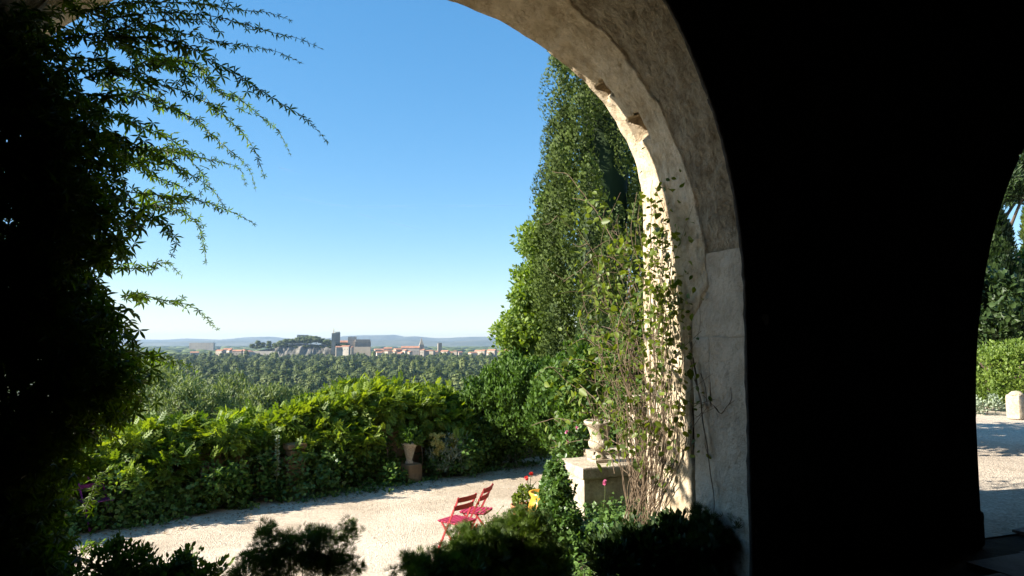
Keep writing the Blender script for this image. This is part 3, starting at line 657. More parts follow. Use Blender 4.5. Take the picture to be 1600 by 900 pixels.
# ------------------------------------------------------------ climbing rose on the right jamb
RO = empty('climbing_rose', wf(-.1, .25, -.1), 'straggly climbing rose with bare stems tangled over the sunlit right jamb', 'climber')
ros = []; tips = []
rootp = wf(-.12, .2, -.25)
for k in range(46):                                                    # stems hugging the reveal
    n0 = -.5+.75*rng.random(); zt = 1.1+1.9*rng.random()**1.2; z = np.linspace(-.2, zt, 9); fr = np.linspace(0, 1, 9)
    off = .03+.05*rng.random()+.10*rng.random()*fr
    nr_ = (-.12, .1, .28, .02)[k % 4]; w_ = np.clip((z+.2)/1.1, 0, 1); n0 = -.55+.7*rng.random()
    nn_ = nr_+(n0-nr_)*w_*w_*(3-2*w_)+.2*np.cumsum(rng.normal(size=9))*.7*fr+.05*np.sin(z*(3+3*rng.random())+k); off = off+.03*rng.normal(size=9)*fr
    pts = np.array([wf(-abs(o)-.02, m_, zz_) for o, m_, zz_ in zip(off, nn_, z)]); ln = smooth_line(pts, 5)
    ros.append((ln, np.linspace(.0045, .0018, len(ln))*(.45+.8*rng.random()))); tips.append(ln[int(len(ln)*.45):])
px_stems = [  # (pixels, n start, n end, radius): arching canes read off the photograph
    ([(1050, 790), (1015, 735), (985, 700), (955, 660), (930, 625), (905, 600)], .3, 1.6, .010),
    ([(1045, 790), (1000, 720), (960, 690), (915, 665), (870, 655), (830, 665)], .3, 2.0, .009),
    ([(1050, 790), (1010, 690), (980, 610), (965, 520), (985, 430), (955, 370), (925, 320), (890, 275), (862, 268)], .2, 1.3, .010),
    ([(1050, 780), (1035, 650), (1010, 560), (1000, 480), (975, 420), (940, 400), (900, 425), (880, 440)], .2, 1.2, .008),
    ([(1000, 780), (985, 690), (975, 620), (940, 560), (915, 530), (890, 540)], .6, 1.5, .008),
    ([(1055, 790), (1070, 640), (1085, 500), (1075, 420), (1080, 340), (1062, 300), (1040, 270)], -.1, -.2, .007),
    ([(1050, 790), (1060, 600), (1040, 480), (1025, 380), (1030, 300), (1015, 262)], .1, .15, .008),
    ([(1050, 770), (1075, 670), (1100, 628), (1120, 628), (1128, 622)], -.2, -.98, .006),
    ([(1095, 560), (1112, 600), (1122, 628), (1121, 690), (1119, 745), (1117, 800)], -.72, -.96, .008),
    ([(1122, 632), (1138, 645), (1150, 635), (1155, 628)], -.97, -1.2, .005),
    ([(980, 790), (965, 700), (968, 640), (1000, 600), (1040, 560)], .7, .3, .007),
    ([(930, 620), (890, 600), (860, 575), (835, 590)], 1.6, 2.2, .005),
    ([(1040, 600), (990, 560), (940, 545), (905, 500), (930, 450)], .3, 1.2, .006),
    ([(1030, 700), (1000, 640), (960, 590), (925, 565), (885, 560)], .4, 1.4, .006),
    ([(1060, 420), (1085, 400), (1075, 360), (1078, 310), (1050, 290)], -.15, -.3, .004),
    ([(1040, 790), (1062, 720), (1050, 650), (1072, 590), (1080, 520), (1072, 450), (1088, 390)], -.15, -.5, .006),
    ([(1030, 790), (1045, 700), (1070, 640), (1062, 570), (1075, 500), (1060, 430), (1070, 370), (1055, 330)], -.1, -.4, .006),
    ([(1010, 780), (1040, 740), (1072, 700), (1055, 640), (1030, 600), (1045, 540), (1030, 500)], .1, -.1, .005),
    ([(1060, 790), (1030, 730), (1045, 680), (1020, 640), (1030, 590), (1020, 540)], -.1, .1, .006),
    ([(1070, 760), (1035, 700), (1022, 660), (1050, 610), (1065, 560)], -.2, -.1, .004),
    ([(990, 800), (1000, 740), (1035, 710), (1060, 660), (1075, 640)], .3, -.2, .006),
    ([(1000, 760), (960, 720), (930, 690), (900, 690), (860, 700)], .5, 1.6, .006),
    ([(960, 740), (950, 690), (945, 640), (930, 600), (940, 540), (960, 490)], .9, 1.3, .006),
]
for pxs, na_, nb_, rad in px_stems:
    P_ = [px_n(x, y, na_+(nb_-na_)*q/(len(pxs)-1)) for q, (x, y) in enumerate(pxs)]; ln = smooth_line(P_, 8)
    ln = ln+.012*np.stack([fbm(ln+q, 6., 2) for q in range(3)], -1); ros.append((ln, np.linspace(rad, rad*.35, len(ln))*.9)); tips.append(ln[int(len(ln)*.3):])
    for q in range(int(len(ln)/9)):                                   # side twigs
        p = ln[rng.integers(4, len(ln))]; e = p+unit(1)[0]*(.12+.22*rng.random())+np.array([0, 0, .06]); tw = smooth_line([p, (p+e)/2+unit(1)[0]*.03, e], 4)
        ros.append((tw, np.linspace(.0035, .0018, len(tw)))); tips.append(tw)
for k in range(30):
    x0, y0 = 985+70*rng.random(), 775+15*rng.random(); x1 = 875+165*rng.random()**.8; y1 = 300+330*rng.random(); nb_ = .3+1.1*rng.random(); q_ = np.linspace(0, 1, 7)
    xs_ = x0+(x1-x0)*q_**1.3+14*rng.normal(size=7)*q_; ys_ = y0+(y1-y0)*q_**.85+10*rng.normal(size=7)*q_; ys_[-1] += 25*rng.random()
    ln = smooth_line([px_n(a_, b_, .2+(nb_-.2)*c_) for a_, b_, c_ in zip(xs_, ys_, q_)], 7); ros.append((ln, np.linspace(.0055, .0018, len(ln))*(.5+.7*rng.random()))); tips.append(ln[int(len(ln)*.35):])
    for q in range(5):
        p = ln[rng.integers(10, len(ln))]; e = p+unit(1)[0]*(.1+.25*rng.random()); tw = smooth_line([p, (p+e)/2+unit(1)[0]*.04, e], 4); ros.append((tw, np.linspace(.003, .0014, len(tw)))); tips.append(tw)
for ln in ros:
    u_ = (ln[0]-JO)@U; n_ = (ln[0]-JO)@N; ln[0][:] -= np.where((n_ < .04) & (u_ > -.045), u_+.045, 0)[:, None]*U
    tubes('stem', [ln], M['twig'], RO, 5)
allp = np.concatenate(tips); allp = allp[(allp-JO)@N > -.9]; ok = [True]*len(allp)
lm = [fast_mesh('leaf', OVAL[0], OVAL[1], np.full(6, t_)) for t_ in (.15, .4, .65, .9)]
for m_ in lm: m_.materials.append(M['rose'])
dense = [(990, 430, 60), (975, 400, 45), (1045, 430, 45), (1030, 520, 40), (955, 480, 45), (930, 560, 50), (1050, 310, 30), (1030, 275, 14), (930, 330, 40), (930, 430, 45), (1060, 470, 35), (900, 620, 60), (960, 690, 40)]
cnt = 0
for k in range(560):
    c = allp[rng.integers(0, len(allp))]+rng.normal(size=3)*.025
    if k > 90:
        x, y, s_ = dense[rng.integers(0, len(dense))]; c = px_n(x+np.clip(rng.normal(), -1.5, 1.5)*s_*.55, y+np.clip(rng.normal(), -1.5, 1.5)*s_*.55, (-.15 if x > 1040 else .1)+rng.random()*(.35 if x > 1000 else 1.2))
        if np.dot(c-JO, U) > -.04 and np.dot(c-JO, N) < .05: continue
    if cnt >= 298: break
    o = bpy.data.objects.new('leaf', lm[rng.integers(0, 4)]); link(o, RO); o.matrix_parent_inverse = Matrix(); o.location = Vector(c)-RO.location
    o.rotation_euler = (rng.normal()*.8-.3, rng.normal()*.8, rng.random()*6.28); s_ = .06+.05*rng.random(); o.scale = (s_, s_, s_); cnt += 1
pos = list(allp[rng.integers(0, len(allp), 1100)]+rng.normal(size=(1100, 3))*.04)
for k in range(650):
    x, y, s_ = dense[rng.integers(0, len(dense))]; c = px_n(x+np.clip(rng.normal(), -1.5, 1.5)*s_*.5, y+np.clip(rng.normal(), -1.5, 1.5)*s_*.5, (-.1 if x > 1040 else .1)+rng.random()*(.35 if x > 1000 else 1.2))
    if not (np.dot(c-JO, U) > -.04 and np.dot(c-JO, N) < .05): pos.append(c)
for k in range(420): pos.append(wf(-.05-.16*rng.random(), -.38+.22*rng.normal(), 2.0+.42*rng.normal()))      # shaded leaves on the inner side
pos = np.array(pos); k = len(pos)
cloud('foliage', M['rose'], OVAL, pos, unit(k)+[0, 0, -.1], unit(k)+[0, 0, .6], .04+.035*rng.random(k), RO)['kind'] = 'stuff'

# ------------------------------------------------------------ creeper hanging on the left
CR = empty('creeper_vine', wf(-W+.1, -.6, 0), 'dark five-leaved creeper hanging down the left side of the arch with trailing shoots', 'climber')
cont = [(60, 30), (110, 80), (150, 150), (185, 220), (205, 300), (215, 350), (185, 410), (168, 450), (205, 490), (218, 540), (240, 585), (225, 620), (180, 660), (150, 700), (125, 760), (118, 820), (140, 880), (150, 930)]
k = 11000; yy = 10+930*rng.random(k); xe = np.interp(yy, [c[1] for c in cont], [c[0] for c in cont])+14*fbm(np.stack([yy*.03, 0*yy, 0*yy], -1), 1., 3)
xx = xe-np.abs(rng.normal(size=k))*110-rng.random(k)*120+18*rng.random(k); nn_ = -1.05+.85*rng.random(k)
pos = np.array([px_n(x, y, m_) for x, y, m_ in zip(xx, yy, nn_)]); uu_ = (pos-JO)@U; pos = pos[(uu_ > -W-.3) & (pos[:, 2] > -.1)]
n_ = len(pos); cloud('foliage', M['creeper'], PALM, pos, unit(n_)*.7+[.25, -.2, -.6], unit(n_)*.6+U*.5-N*.5+[0, 0, .5], .055+.035*rng.random(n_), CR)['kind'] = 'stuff'
shoots = [  # pixels, n at start, n at tip, leaf size
    ([(120, 20), (210, 5), (300, 5), (370, 15), (420, 20), (458, 33)], -.35, -.1, 1.), ([(150, 30), (250, 20), (330, 25), (380, 38), (430, 52), (465, 60), (500, 75)], -.4, -.1, 1.),
    ([(140, 70), (230, 45), (300, 55), (340, 65), (385, 72), (430, 80), (475, 100)], -.4, -.12, 1.), ([(150, 60), (230, 60), (290, 70), (325, 93), (365, 112), (405, 140), (445, 165), (480, 187), (510, 220)], -.6, -.3, 1.25),
    ([(200, 90), (300, 100), (340, 140), (375, 155), (410, 185), (435, 205), (455, 245)], .2, 1.2, 1.), ([(110, 90), (160, 95), (220, 125), (280, 140), (330, 165), (355, 185), (385, 215), (400, 240), (415, 280)], -.5, .35, 1.15),
    ([(150, 130), (230, 150), (270, 170), (310, 190), (335, 215), (365, 240), (390, 265), (400, 300)], .2, 1.1, 1.), ([(140, 180), (190, 185), (225, 200), (260, 212), (285, 235), (310, 265), (330, 290)], -.3, .4, 1.1),
    ([(190, 235), (260, 235), (300, 243), (330, 250), (372, 262), (385, 290)], .15, 1., 1.), ([(170, 240), (200, 245), (240, 275), (280, 290), (310, 312)], -.2, .5, 1.1),
    ([(200, 300), (250, 305), (300, 312), (335, 320), (370, 335), (398, 350)], -.1, .3, 1.), ([(210, 320), (270, 325), (305, 345), (318, 380), (322, 415)], .1, .8, 1.),
    ([(180, 420), (230, 418), (260, 410), (285, 432)], .1, .5, .9), ([(190, 465), (215, 460), (250, 468), (280, 472), (310, 485), (340, 515)], .1, .7, 1.),
    ([(200, 540), (240, 560), (275, 565), (310, 580)], -.2, .2, 1.1), ([(130, 800), (140, 780), (155, 745), (185, 725), (215, 712)], .1, .5, .9), ([(120, 860), (145, 850), (165, 845)], .1, .4, 1.),
    ([(10, 40), (60, 25), (120, 20), (170, 25), (215, 20)], -.5, -.3, 1.3), ([(0, 10), (60, 8), (130, 5), (190, 10)], -.4, -.2, 1.3), ([(40, 70), (90, 55), (140, 40), (200, 38)], -.3, -.1, 1.2), ([(180, 75), (230, 85), (280, 110), (320, 150), (340, 180)], -.3, 0., 1.1), ([(200, 260), (240, 250), (290, 268), (335, 300), (355, 330)], -.1, .4, 1.), ([(90, 60), (170, 50), (240, 35), (300, 30), (345, 50)], -.6, -.3, 1.2), ([(110, 110), (190, 110), (250, 100), (310, 120), (350, 150)], -.7, -.4, 1.2), ([(130, 150), (200, 150), (260, 165), (300, 185)], -.6, -.3, 1.2),
    ([(160, 210), (220, 230), (270, 255), (300, 290)], -.7, -.4, 1.2), ([(200, 330), (250, 345), (275, 375), (268, 400)], -.5, -.3, 1.1)]
pm = [fast_mesh('leaf', PALM[0], PALM[1], np.full(len(PALM[0]), t_)) for t_ in (.3, .55, .8, 1.)]
for m_ in pm: m_.materials.append(M['creeper'])
cnt = 0; extra = []
for pxs, na_, nb_, sz in shoots:
    ln = smooth_line([px_n(x, y, na_+(nb_-na_)*q/(len(pxs)-1)) for q, (x, y) in enumerate(pxs)], 10)
    stm = tubes('stem', [(ln, np.linspace(.004, .0012, len(ln)))], M['greenstem'], CR, 5)
    L = np.r_[0, np.cumsum(np.linalg.norm(np.diff(ln, axis=0), axis=1))]; step = .045; sd = 1
    for q, dd in enumerate(np.arange(.05, L[-1], step)):
        c = np.array([np.interp(dd, L, ln[:, a]) for a in range(3)]); t_ = dd/L[-1]; s_ = (.075-.045*t_**1.5)*sz*(.8+.4*rng.random()); sd = -sd
        tang = nrm(ln[min(int(t_*(len(ln)-1))+1, len(ln)-1)]-ln[int(t_*(len(ln)-1)*.98)]+1e-6)
        out = nrm(tang*.6+np.array([0, 0, -.5])+unit(1)[0]*.8+sd*N*.3)
        if cnt < 298 and (t_ > .3) and rng.random() < .75:
            o = bpy.data.objects.new('leaf', pm[rng.integers(0, 4)]); link(o, stm); o.matrix_parent_inverse = Matrix(); o.location = Vector(c)
            yv = Vector(out); zv = Vector(nrm(np.array([0, 0, .5])-N*.7+unit(1)[0]*.9)); xv = yv.cross(zv).normalized(); zv = xv.cross(yv)
            o.rotation_euler = Matrix((xv, yv, zv)).transposed().to_euler(); o.scale = (s_, s_, s_); cnt += 1
        else: extra.append((c, out, s_))
        for _q in range(2 if t_ < .35 else 1 if t_ < .7 else 0): extra.append((c+rng.normal(size=3)*.03, nrm(out+unit(1)[0]*.7), s_*.9))
ec = np.array([e[0] for e in extra]); eo = np.array([e[1] for e in extra]); es = np.array([e[2] for e in extra])
cloud('foliage', M['creeper'], PALM, ec, eo, unit(len(ec))*.7-N*.9+[0, 0, .5], es, CR)['kind'] = 'stuff'
tubes('stem', [(smooth_line([wf(-W+.15+.1*q, -.5-.1*q, -.05), wf(-W+.25+.05*q, -.6, 1.2), wf(-W+.1, -.5-.1*q, 2.4), wf(-W+.12, -.6, 2.9)], 8), .014) for q in range(4)], M['bark'], CR)

# ------------------------------------------------------------ shrubs in the bed under the arch
def feather_shrub(name, blobs, label, mat, tm, per, ls, root_px, nroot, air=.8):
    p0 = px_n(root_px, 900, nroot); p0 = wf(np.dot(p0-JO, U), nroot, -.37); rt = empty(name, p0, label, 'shrub')
    st = []
    for (px, py, n_, ru, rz, ncl) in blobs:
        c = px_n(px, py, n_); cen, od = ell_surface(c, (ru, .25, rz), int(ncl*air), .2, -1)
        pos, d, ix = clumps(cen, .055, per); yd = nrm(d*.5+od[ix]*.5+np.array([0, 0, .5])+unit(len(pos))*.4)
        cloud('foliage', M[mat], tm, pos, yd, d+unit(len(pos))*.6, ls*(.6+.8*rng.random(len(pos))), rt)['kind'] = 'stuff'
        for e in cen[::6]: st.append((smooth_line([p0+rng.normal(size=3)*[.05, .05, 0], (p0+e)/2+np.array([0, 0, .05]), e], 4), np.linspace(.005, .0012, 9)))
    tubes('stem', st, M['bark'], rt, 5)
feather_shrub('feathery_shrub', [(450, 875, -.45, .28, .10, 70), (520, 878, -.45, .22, .10, 50), (415, 842, -.42, .045, .12, 14), (543, 842, -.42, .04, .10, 10), (440, 848, -.4, .04, .1, 10), (505, 842, -.42, .05, .1, 14), (400, 890, -.45, .2, .08, 34), (475, 850, -.45, .08, .09, 20)],
              'low feathery dark shrub under the arch with gravel showing through its twigs', 'juniper', FEATH, 30, .036, 470, -.5, .85)
feather_shrub('dark_shrub', [(755, 858, -.25, .30, .20, 130), (820, 846, -.2, .26, .22, 150), (715, 880, -.45, .20, .10, 70), (850, 880, -.4, .2, .18, 80), (650, 888, -.45, .16, .06, 34), (780, 898, -.4, .4, .07, 80), (700, 905, -.4, .3, .06, 50), (860, 900, -.4, .2, .08, 40)],
              'dense rounded shrub under the arch with a sunlit crown in front of the red chairs', 'juniper', FEATH, 30, .042, 780, -.4, 1.)
feather_shrub('dark_shrub', [(1010, 850, -.55, .26, .17, 120), (960, 870, -.5, .2, .14, 80), (1060, 845, -.7, .18, .18, 80), (1030, 893, -.6, .25, .08, 60), (1080, 890, -.6, .12, .1, 40)],
              'dark mounded shrub at the foot of the climbing rose', 'dark', LEAF, 34, .05, 1000, -.6)
feather_shrub('dark_shrub', [(1120, 850, -.95, .2, .2, 110), (1095, 830, -.9, .1, .14, 40), (1150, 830, -1.05, .07, .14, 30), (1105, 880, -.9, .25, .15, 80)],
              'ferny dark shrub hiding the base of the shaded jamb stones', 'dark', FEATH, 30, .045, 1120, -.95)
feather_shrub('leafy_shrub', [(270, 893, -.3, .12, .06, 26), (190, 890, -.4, .12, .12, 36), (318, 899, -.3, .10, .05, 16), (235, 905, -.35, .2, .06, 40), (165, 868, -.4, .05, .08, 12), (290, 872, -.3, .03, .04, 6)],
              'low leafy shrub beside the foot of the creeper', 'juniper', OVAL, 30, .03, 240, -.4, 1.2)

# ------------------------------------------------------------ chairs, pots, flowers on the terrace
def bar(p, q, w, t, up=(0, 0, 1)):
    p = np.asarray(p, float); q = np.asarray(q, float); d = nrm(q-p); s = nrm(np.cross(d, up)); s = s if np.linalg.norm(np.cross(d, up)) > .05 else np.array([1., 0, 0]); v = np.cross(s, d)
    return [a+s*i*w/2+v*j*t/2 for a in (p, q) for i, j in ((-1, -1), (1, -1), (1, 1), (-1, 1))]
def chair(loc, ang, label, mat, seatmat):
    rt = empty('folding_chair', loc, label, 'chair', 'bistro chairs on the gravel'); c, s = math.cos(ang), math.sin(ang)
    def L(x, y, z): return np.array([loc[0]+c*x-s*y, loc[1]+s*x+c*y, loc[2]+z])      # x: forward
    side = L(0, 1, 0)-L(0, 0, 0); fw = L(1, 0, 0)-L(0, 0, 0)
    for y in (-.19, .19):
        pmesh('back_leg', bar(L(.22, y, 0), L(-.20, y, .83), .028, .014, side), BOXF, M[mat], rt)       # long leg rises into the back
        pmesh('front_leg', bar(L(-.22, y*.88, 0), L(.17, y*.88, .45), .028, .014, side), BOXF, M[mat], rt)
    for x in (.20, -.20): pmesh('stretcher', bar(L(x, -.19, .05), L(x, .19, .05), .014, .014), BOXF, M[mat], rt)
    V = []; Fs = []
    for y in (-.17, .17): Fs += [tuple(i_+len(V) for i_ in f_) for f_ in BOXF]; V += bar(L(-.19, y, .44), L(.21, y, .44), .016, .02)
    V += bar(L(-.19, -.17, .44), L(-.19, .17, .44), .016, .018); Fs += [tuple(i_+16 for i_ in f_) for f_ in BOXF]
    seat = pmesh('seat', V, Fs, M[mat], rt)
    for k in range(7): pmesh('seat_slat', bar(L(-.17+.06*k, -.2, .455), L(-.17+.06*k, .2, .455), .042, .014), BOXF, M[seatmat], seat)
    for z in (.79, .67):
        V = []; Fs = []
        for q in range(9):                                             # bowed slats
            y = -.21+.42*q/8; b = -.03*(1-(y/.21)**2); x = -.20-(z-.83)*.5+b
            V += [L(x-.006, y, z-.035), L(x+.006, y, z-.035), L(x-.012, y, z+.035), L(x, y, z+.035)]
            if q: o = 4*q; Fs += [(o-4, o, o+2, o-2), (o-3, o-1, o+3, o+1), (o-2, o+2, o+3, o-1), (o-4, o-3, o+1, o)]
        Fs += [(0, 2, 3, 1), (32, 33, 35, 34)]
        pmesh('back_slat', V, Fs, M[mat], rt)
c1 = on_z(731, 778, ZT+.80); f1 = math.atan2(.61, -.79); chair((c1[0]+.2*math.cos(f1), c1[1]+.2*math.sin(f1), ZT+.005), f1, 'red slatted folding chair seen side-on with its seat over the dark shrub', 'redpaint', 'pinkpaint')
c2 = on_z(764, 763, ZT+.80); f2 = math.atan2(.30, -.95); chair((c2[0]+.2*math.cos(f2), c2[1]+.2*math.sin(f2), ZT+.005), f2, 'red slatted folding chair beside the terracotta pot', 'redpaint', 'pinkpaint')
c3 = on_z(150, 748, ZT+.80); chair((c3[0], c3[1], ZT+.005), -.5, 'purple folding chair half hidden behind the creeper by the hedge', 'purple', 'purple')
tb = np.array([.19, 12.0, ZT]); TP = empty('terracotta_pot', tb, 'round terracotta pot with thick rim on the gravel', 'pot')
lathe('bowl', tb, [(.13, .003), (.155, .12), (.185, .26), (.19, .28), (.215, .285), (.22, .34), (.205, .345), (.19, .335), (.18, .29)], M['terracotta'], TP)
lathe('soil', tb, [(.18, .28), (.182, .30), (.1, .305)], M['soil'], TP)
GE = empty('geranium', tb+np.array([0, 0, .3]), 'leafy geranium with tall red flower heads in the terracotta pot', 'plant')
bush('foliage', tb+np.array([.03, 0, .44]), (.2, .18, .17), M['rose'], OVAL, 34, .07, 18, .06, GE, -.8)['kind'] = 'stuff'
gl = []
for (px, py) in ((823, 747), (830, 741), (838, 752)):
    e = at_y(px, py, 11.95); gl.append((smooth_line([tb+np.array([.05, 0, .3]), tb+np.array([.1, 0, .55]), e], 5), .006))
    if px < 835: bush('flower_head', e, (.028, .028, .02), M['red'], FLOWER, 6, .014, 7, .022, GE, -1)
tubes('stem', gl, M['greenstem'], GE, 5)
yb = at_y(852, 800, 10.4); yb[2] = ZT; YP = empty('glazed_jar', yb, 'tall yellow glazed jar half covered by ivy beside the pedestal', 'jar')
lathe('body', yb, [(.15, .003), (.2, .15), (.26, .4), (.27, .6), (.22, .76), (.2, .8), (.23, .85), (.24, .88), (.2, .88), (.18, .8)], M['yellowglaze'], YP)
b0 = np.array([-.15, 9.6, ZT]); SV = empty('flowering_sage', b0, 'thin airy shrub dotted with red and pink flowers behind the dark shrub', 'shrub')
st = []; lf = []; fl = []
for k in range(26):
    e = at_y(735+rng.random()*105, 785+rng.random()*55, 8.9+.9*rng.random()); p = b0+np.array([rng.normal()*.35, rng.normal()*.15, 0]); ln = smooth_line([p, (p*.4+e*.6)+rng.normal(size=3)*.04, e], 5)
    st.append((ln, np.linspace(.005, .002, len(ln)))); lf.append(ln[3:]); fl.append(e)
tubes('stem', st, M['greenstem'], SV, 5)
lf = np.concatenate(lf); lf = lf[rng.integers(0, len(lf), 700)]+rng.normal(size=(700, 3))*.03; cloud('foliage', M['rose'], LEAF, lf, unit(700), unit(700), .032, SV)['kind'] = 'stuff'
for q, e in enumerate(fl[::4]): bush('flower_head', e, (.012, .012, .012), M['red' if q % 2 else 'pink'], FLOWER, 3, .008, 5, .018, SV, -1)['kind'] = 'stuff'
for (px, py, Y) in ((836, 781, 11.2), (945, 754, 8.7)):
    e = at_y(px, py, Y); rt = empty('pink_flower', e-np.array([0, 0, .25]), 'single pink bloom on a thin stem by the yellow jar' if px < 900 else 'single pink bloom against the pedestal front', 'flower')
    tubes('stem', [(smooth_line([e-np.array([.03, 0, .34]), e-np.array([0, 0, .15]), e], 4), .003)], M['greenstem'], rt, 5); bush('flower_head', e, (.02, .02, .02), M['pink'], FLOWER, 5, .012, 6, .02, rt, -1)

# ------------------------------------------------------------ court on the right
rb = at_y(1598, 640, 16.3); rb[2] = -.03
CB = empty('clipped_bush', rb, 'large rounded sunlit evergreen bush in the gravel court', 'bush')
trunk(CB, rb, 1.1, .08, (0, 0), 6, .6)
bush('foliage', rb+np.array([.25, .3, .78]), (1.25, 1.1, .82), M['broad'], LEAF, 330, .15, 46, .075, CB, -.8, .4, .85)['kind'] = 'stuff'
sb = on_z(1590, 655, -.03); SB = empty('stone_bollard', sb, 'short pale stone bollard in front of the clipped bush', 'bollard')
rough_box('shaft', sb, U, N, .3, .3, .52, M['pale'], SB, 7, .012, .05); lathe('dome', sb+np.array([0, 0, .5]), [(.145, 0), (.13, .04), (.08, .08), (.01, .095)], M['pale'], SB, 14)
gb = on_z(1542, 648, -.03); G2 = empty('silver_plant', gb, 'low silvery plant at the foot of the clipped bush', 'plant')
bush('foliage', gb+np.array([0, 0, .18]), (.35, .3, .2), M['silver'], LEAF, 40, .1, 22, .06, G2, -.6)['kind'] = 'stuff'; tubes('stem', [(smooth_line([gb, gb+[.02, 0, .12], gb+[.05, 0, .25]], 3), .01)], M['bark'], G2)
q1 = np.array([.62*22, 22, -.05]); cypress('cypress_tree', q1+np.array([1.4, 0, 0]), 6.1, 1.0, 'dark cypress standing behind the clipped bush', 160, 'dark', .16, 80)
q2 = np.array([.735*25, 25, -.05]); cypress('cypress_tree', q2+np.array([.55, 0, 0]), 7.4, .8, 'sunlit slender cypress at the edge of the court', 160, 'cypress', .16, 80)
q3 = np.array([19.5, 28, -.05]); PN = empty('pine_tree', q3, 'open pine with flat layered branches behind the court', 'tree'); trunk(PN, q3, 8, .2, (0, 0), 9, 2.2)
for (px, py, rx) in ((1598, 262, 1.2), (1580, 285, .9), (1600, 300, 1.2), (1572, 300, .5), (1640, 240, 1.5)):
    bush('crown', at_y(px, py, 27), (rx, 1., .35), M['dark'], NARROW, 46, .25, 60, .22, PN, -1, .4, .4)['kind'] = 'stuff'
for (px, py, Y, rx, rz, lb) in ((1540, 490, 19, .9, 1.2, 'shadowy holm oak between court and cypress'), (1612, 450, 23, 1.1, 1.1, 'leafy oak catching sun behind the dark cypress'), (1560, 540, 20, 1.6, 1., 'dark undergrowth shrub behind the clipped bush')):
    c = at_y(px, py, Y); b0 = np.array([c[0], c[1], -.05]); rt = empty('holm_oak', b0, lb, 'tree'); trunk(rt, b0, max(c[2], .8), .12, (0, 0), 6, 1.)
    bush('crown', c, (rx, 1.2, rz), M['dark' if 'oak' not in lb or 'shadowy' in lb else 'laurel'], OVAL, 130, .28, 50, .16, rt, -1, .2, .5)['kind'] = 'stuff'
hb = np.array([5.1, 11.1, -.05]); HT = empty('holm_oak', hb, 'round-headed oak shading the gravel court behind the loggia pier', 'tree'); trunk(HT, hb, 3., .14, (0, 0), 8, 1.)
bush('crown', hb+np.array([0, 0, 2.6]), (1.35, 1.9, 2.3), M['laurel'], OVAL, 240, .3, 40, .16, HT, -1, .2, .4)['kind'] = 'stuff'

# ------------------------------------------------------------ slope trees just beyond the wall
for (px, py, Y, rx, rz) in ((300, 640, 34, 2.2, 1.5), (360, 632, 40, 2.0, 1.6), (255, 628, 36, 2.2, 1.8), (415, 640, 38, 1.6, 1.2), (215, 615, 42, 2.4, 2.2), (450, 634, 52, 2., 1.4)):
    c = at_y(px, py, Y); zb = float(terrain(np.array(c[0]), np.array(c[1]))); b0 = np.array([c[0], c[1], min(zb, c[2]-1.)]); rt = empty('olive_tree', b0, 'pale grey-green olive tree on the slope just beyond the wisteria wall', 'tree', 'olive trees beyond the wall')
    trunk(rt, b0, c[2]-b0[2], .14, (0, 0), 7, 1.2)
    bush('crown', c, (rx, 1.8, rz), M['olive'], NARROW, 120, .35, 50, .26, rt, -.9, .5, .5)['kind'] = 'stuff'

# ------------------------------------------------------------ valley wood
def tree_mesh(kind, nq, sz):
    if kind == 0: cen, od = ell_surface((0, 0, 6.4), (5.2, 5.2, 2.4), 34, .75, -.35); cr = 1.5         # umbrella pine
    elif kind == 1: cen, od = ell_surface((0, 0, 6.), (4.4, 4.4, 4.6), 40, .7, -.8); cr = 1.5           # round crown
    else: cen, od = ell_surface((0, 0, 8.), (2.2, 2.2, 7.), 40, .7, -1); cr = 1.1                        # poplar
    per = nq//len(cen); pos, d, ix = clumps(cen, cr*(.7+.6*rng.random(len(cen))), per)
    out = nrm(od[ix]+d*.8+[0, 0, .25]); n_ = len(pos); tm = kite(.42, .1, .1)
    tint = np.clip(.45+.2*rng.normal(size=len(cen))[ix]+.12*rng.normal(size=n_), 0, 1)
    yd = nrm(np.cross(out, unit(n_))); x = nrm(np.cross(yd, out)); z = np.cross(x, yd); s_ = sz*(.7+.6*rng.random(n_))
    V = pos[:, None]+(tm[0][None]*s_[:, None, None])@np.stack([x, yd, z], 1); Fa = (tm[1][None]+(np.arange(n_)*4)[:, None, None]).reshape(-1, 3)
    return V.reshape(-1, 3), Fa, np.repeat(tint, 4)
def ico(n=1):
    p = (1+5**.5)/2; V = np.array([[-1, p, 0], [1, p, 0], [-1, -p, 0], [1, -p, 0], [0, -1, p], [0, 1, p], [0, -1, -p], [0, 1, -p], [p, 0, -1], [p, 0, 1], [-p, 0, -1], [-p, 0, 1]], float)
    Fa = [[0, 11, 5], [0, 5, 1], [0, 1, 7], [0, 7, 10], [0, 10, 11], [1, 5, 9], [5, 11, 4], [11, 10, 2], [10, 7, 6], [7, 1, 8], [3, 9, 4], [3, 4, 2], [3, 2, 6], [3, 6, 8], [3, 8, 9], [4, 9, 5], [2, 4, 11], [6, 2, 10], [8, 6, 7], [9, 8, 1]]
    V = nrm(V).tolist()
    for _ in range(n):
        c = {}; G = []
        def mid(a, b):
            k = (min(a, b), max(a, b))
            if k not in c: V.append(list(nrm(np.array(V[a])+np.array(V[b])))); c[k] = len(V)-1
            return c[k]
        for a, b, d in Fa: x, y, z = mid(a, b), mid(b, d), mid(d, a); G += [[a, x, z], [b, y, x], [d, z, y], [x, y, z]]
        Fa = G
    return np.array(V), np.array(Fa)
variants = []
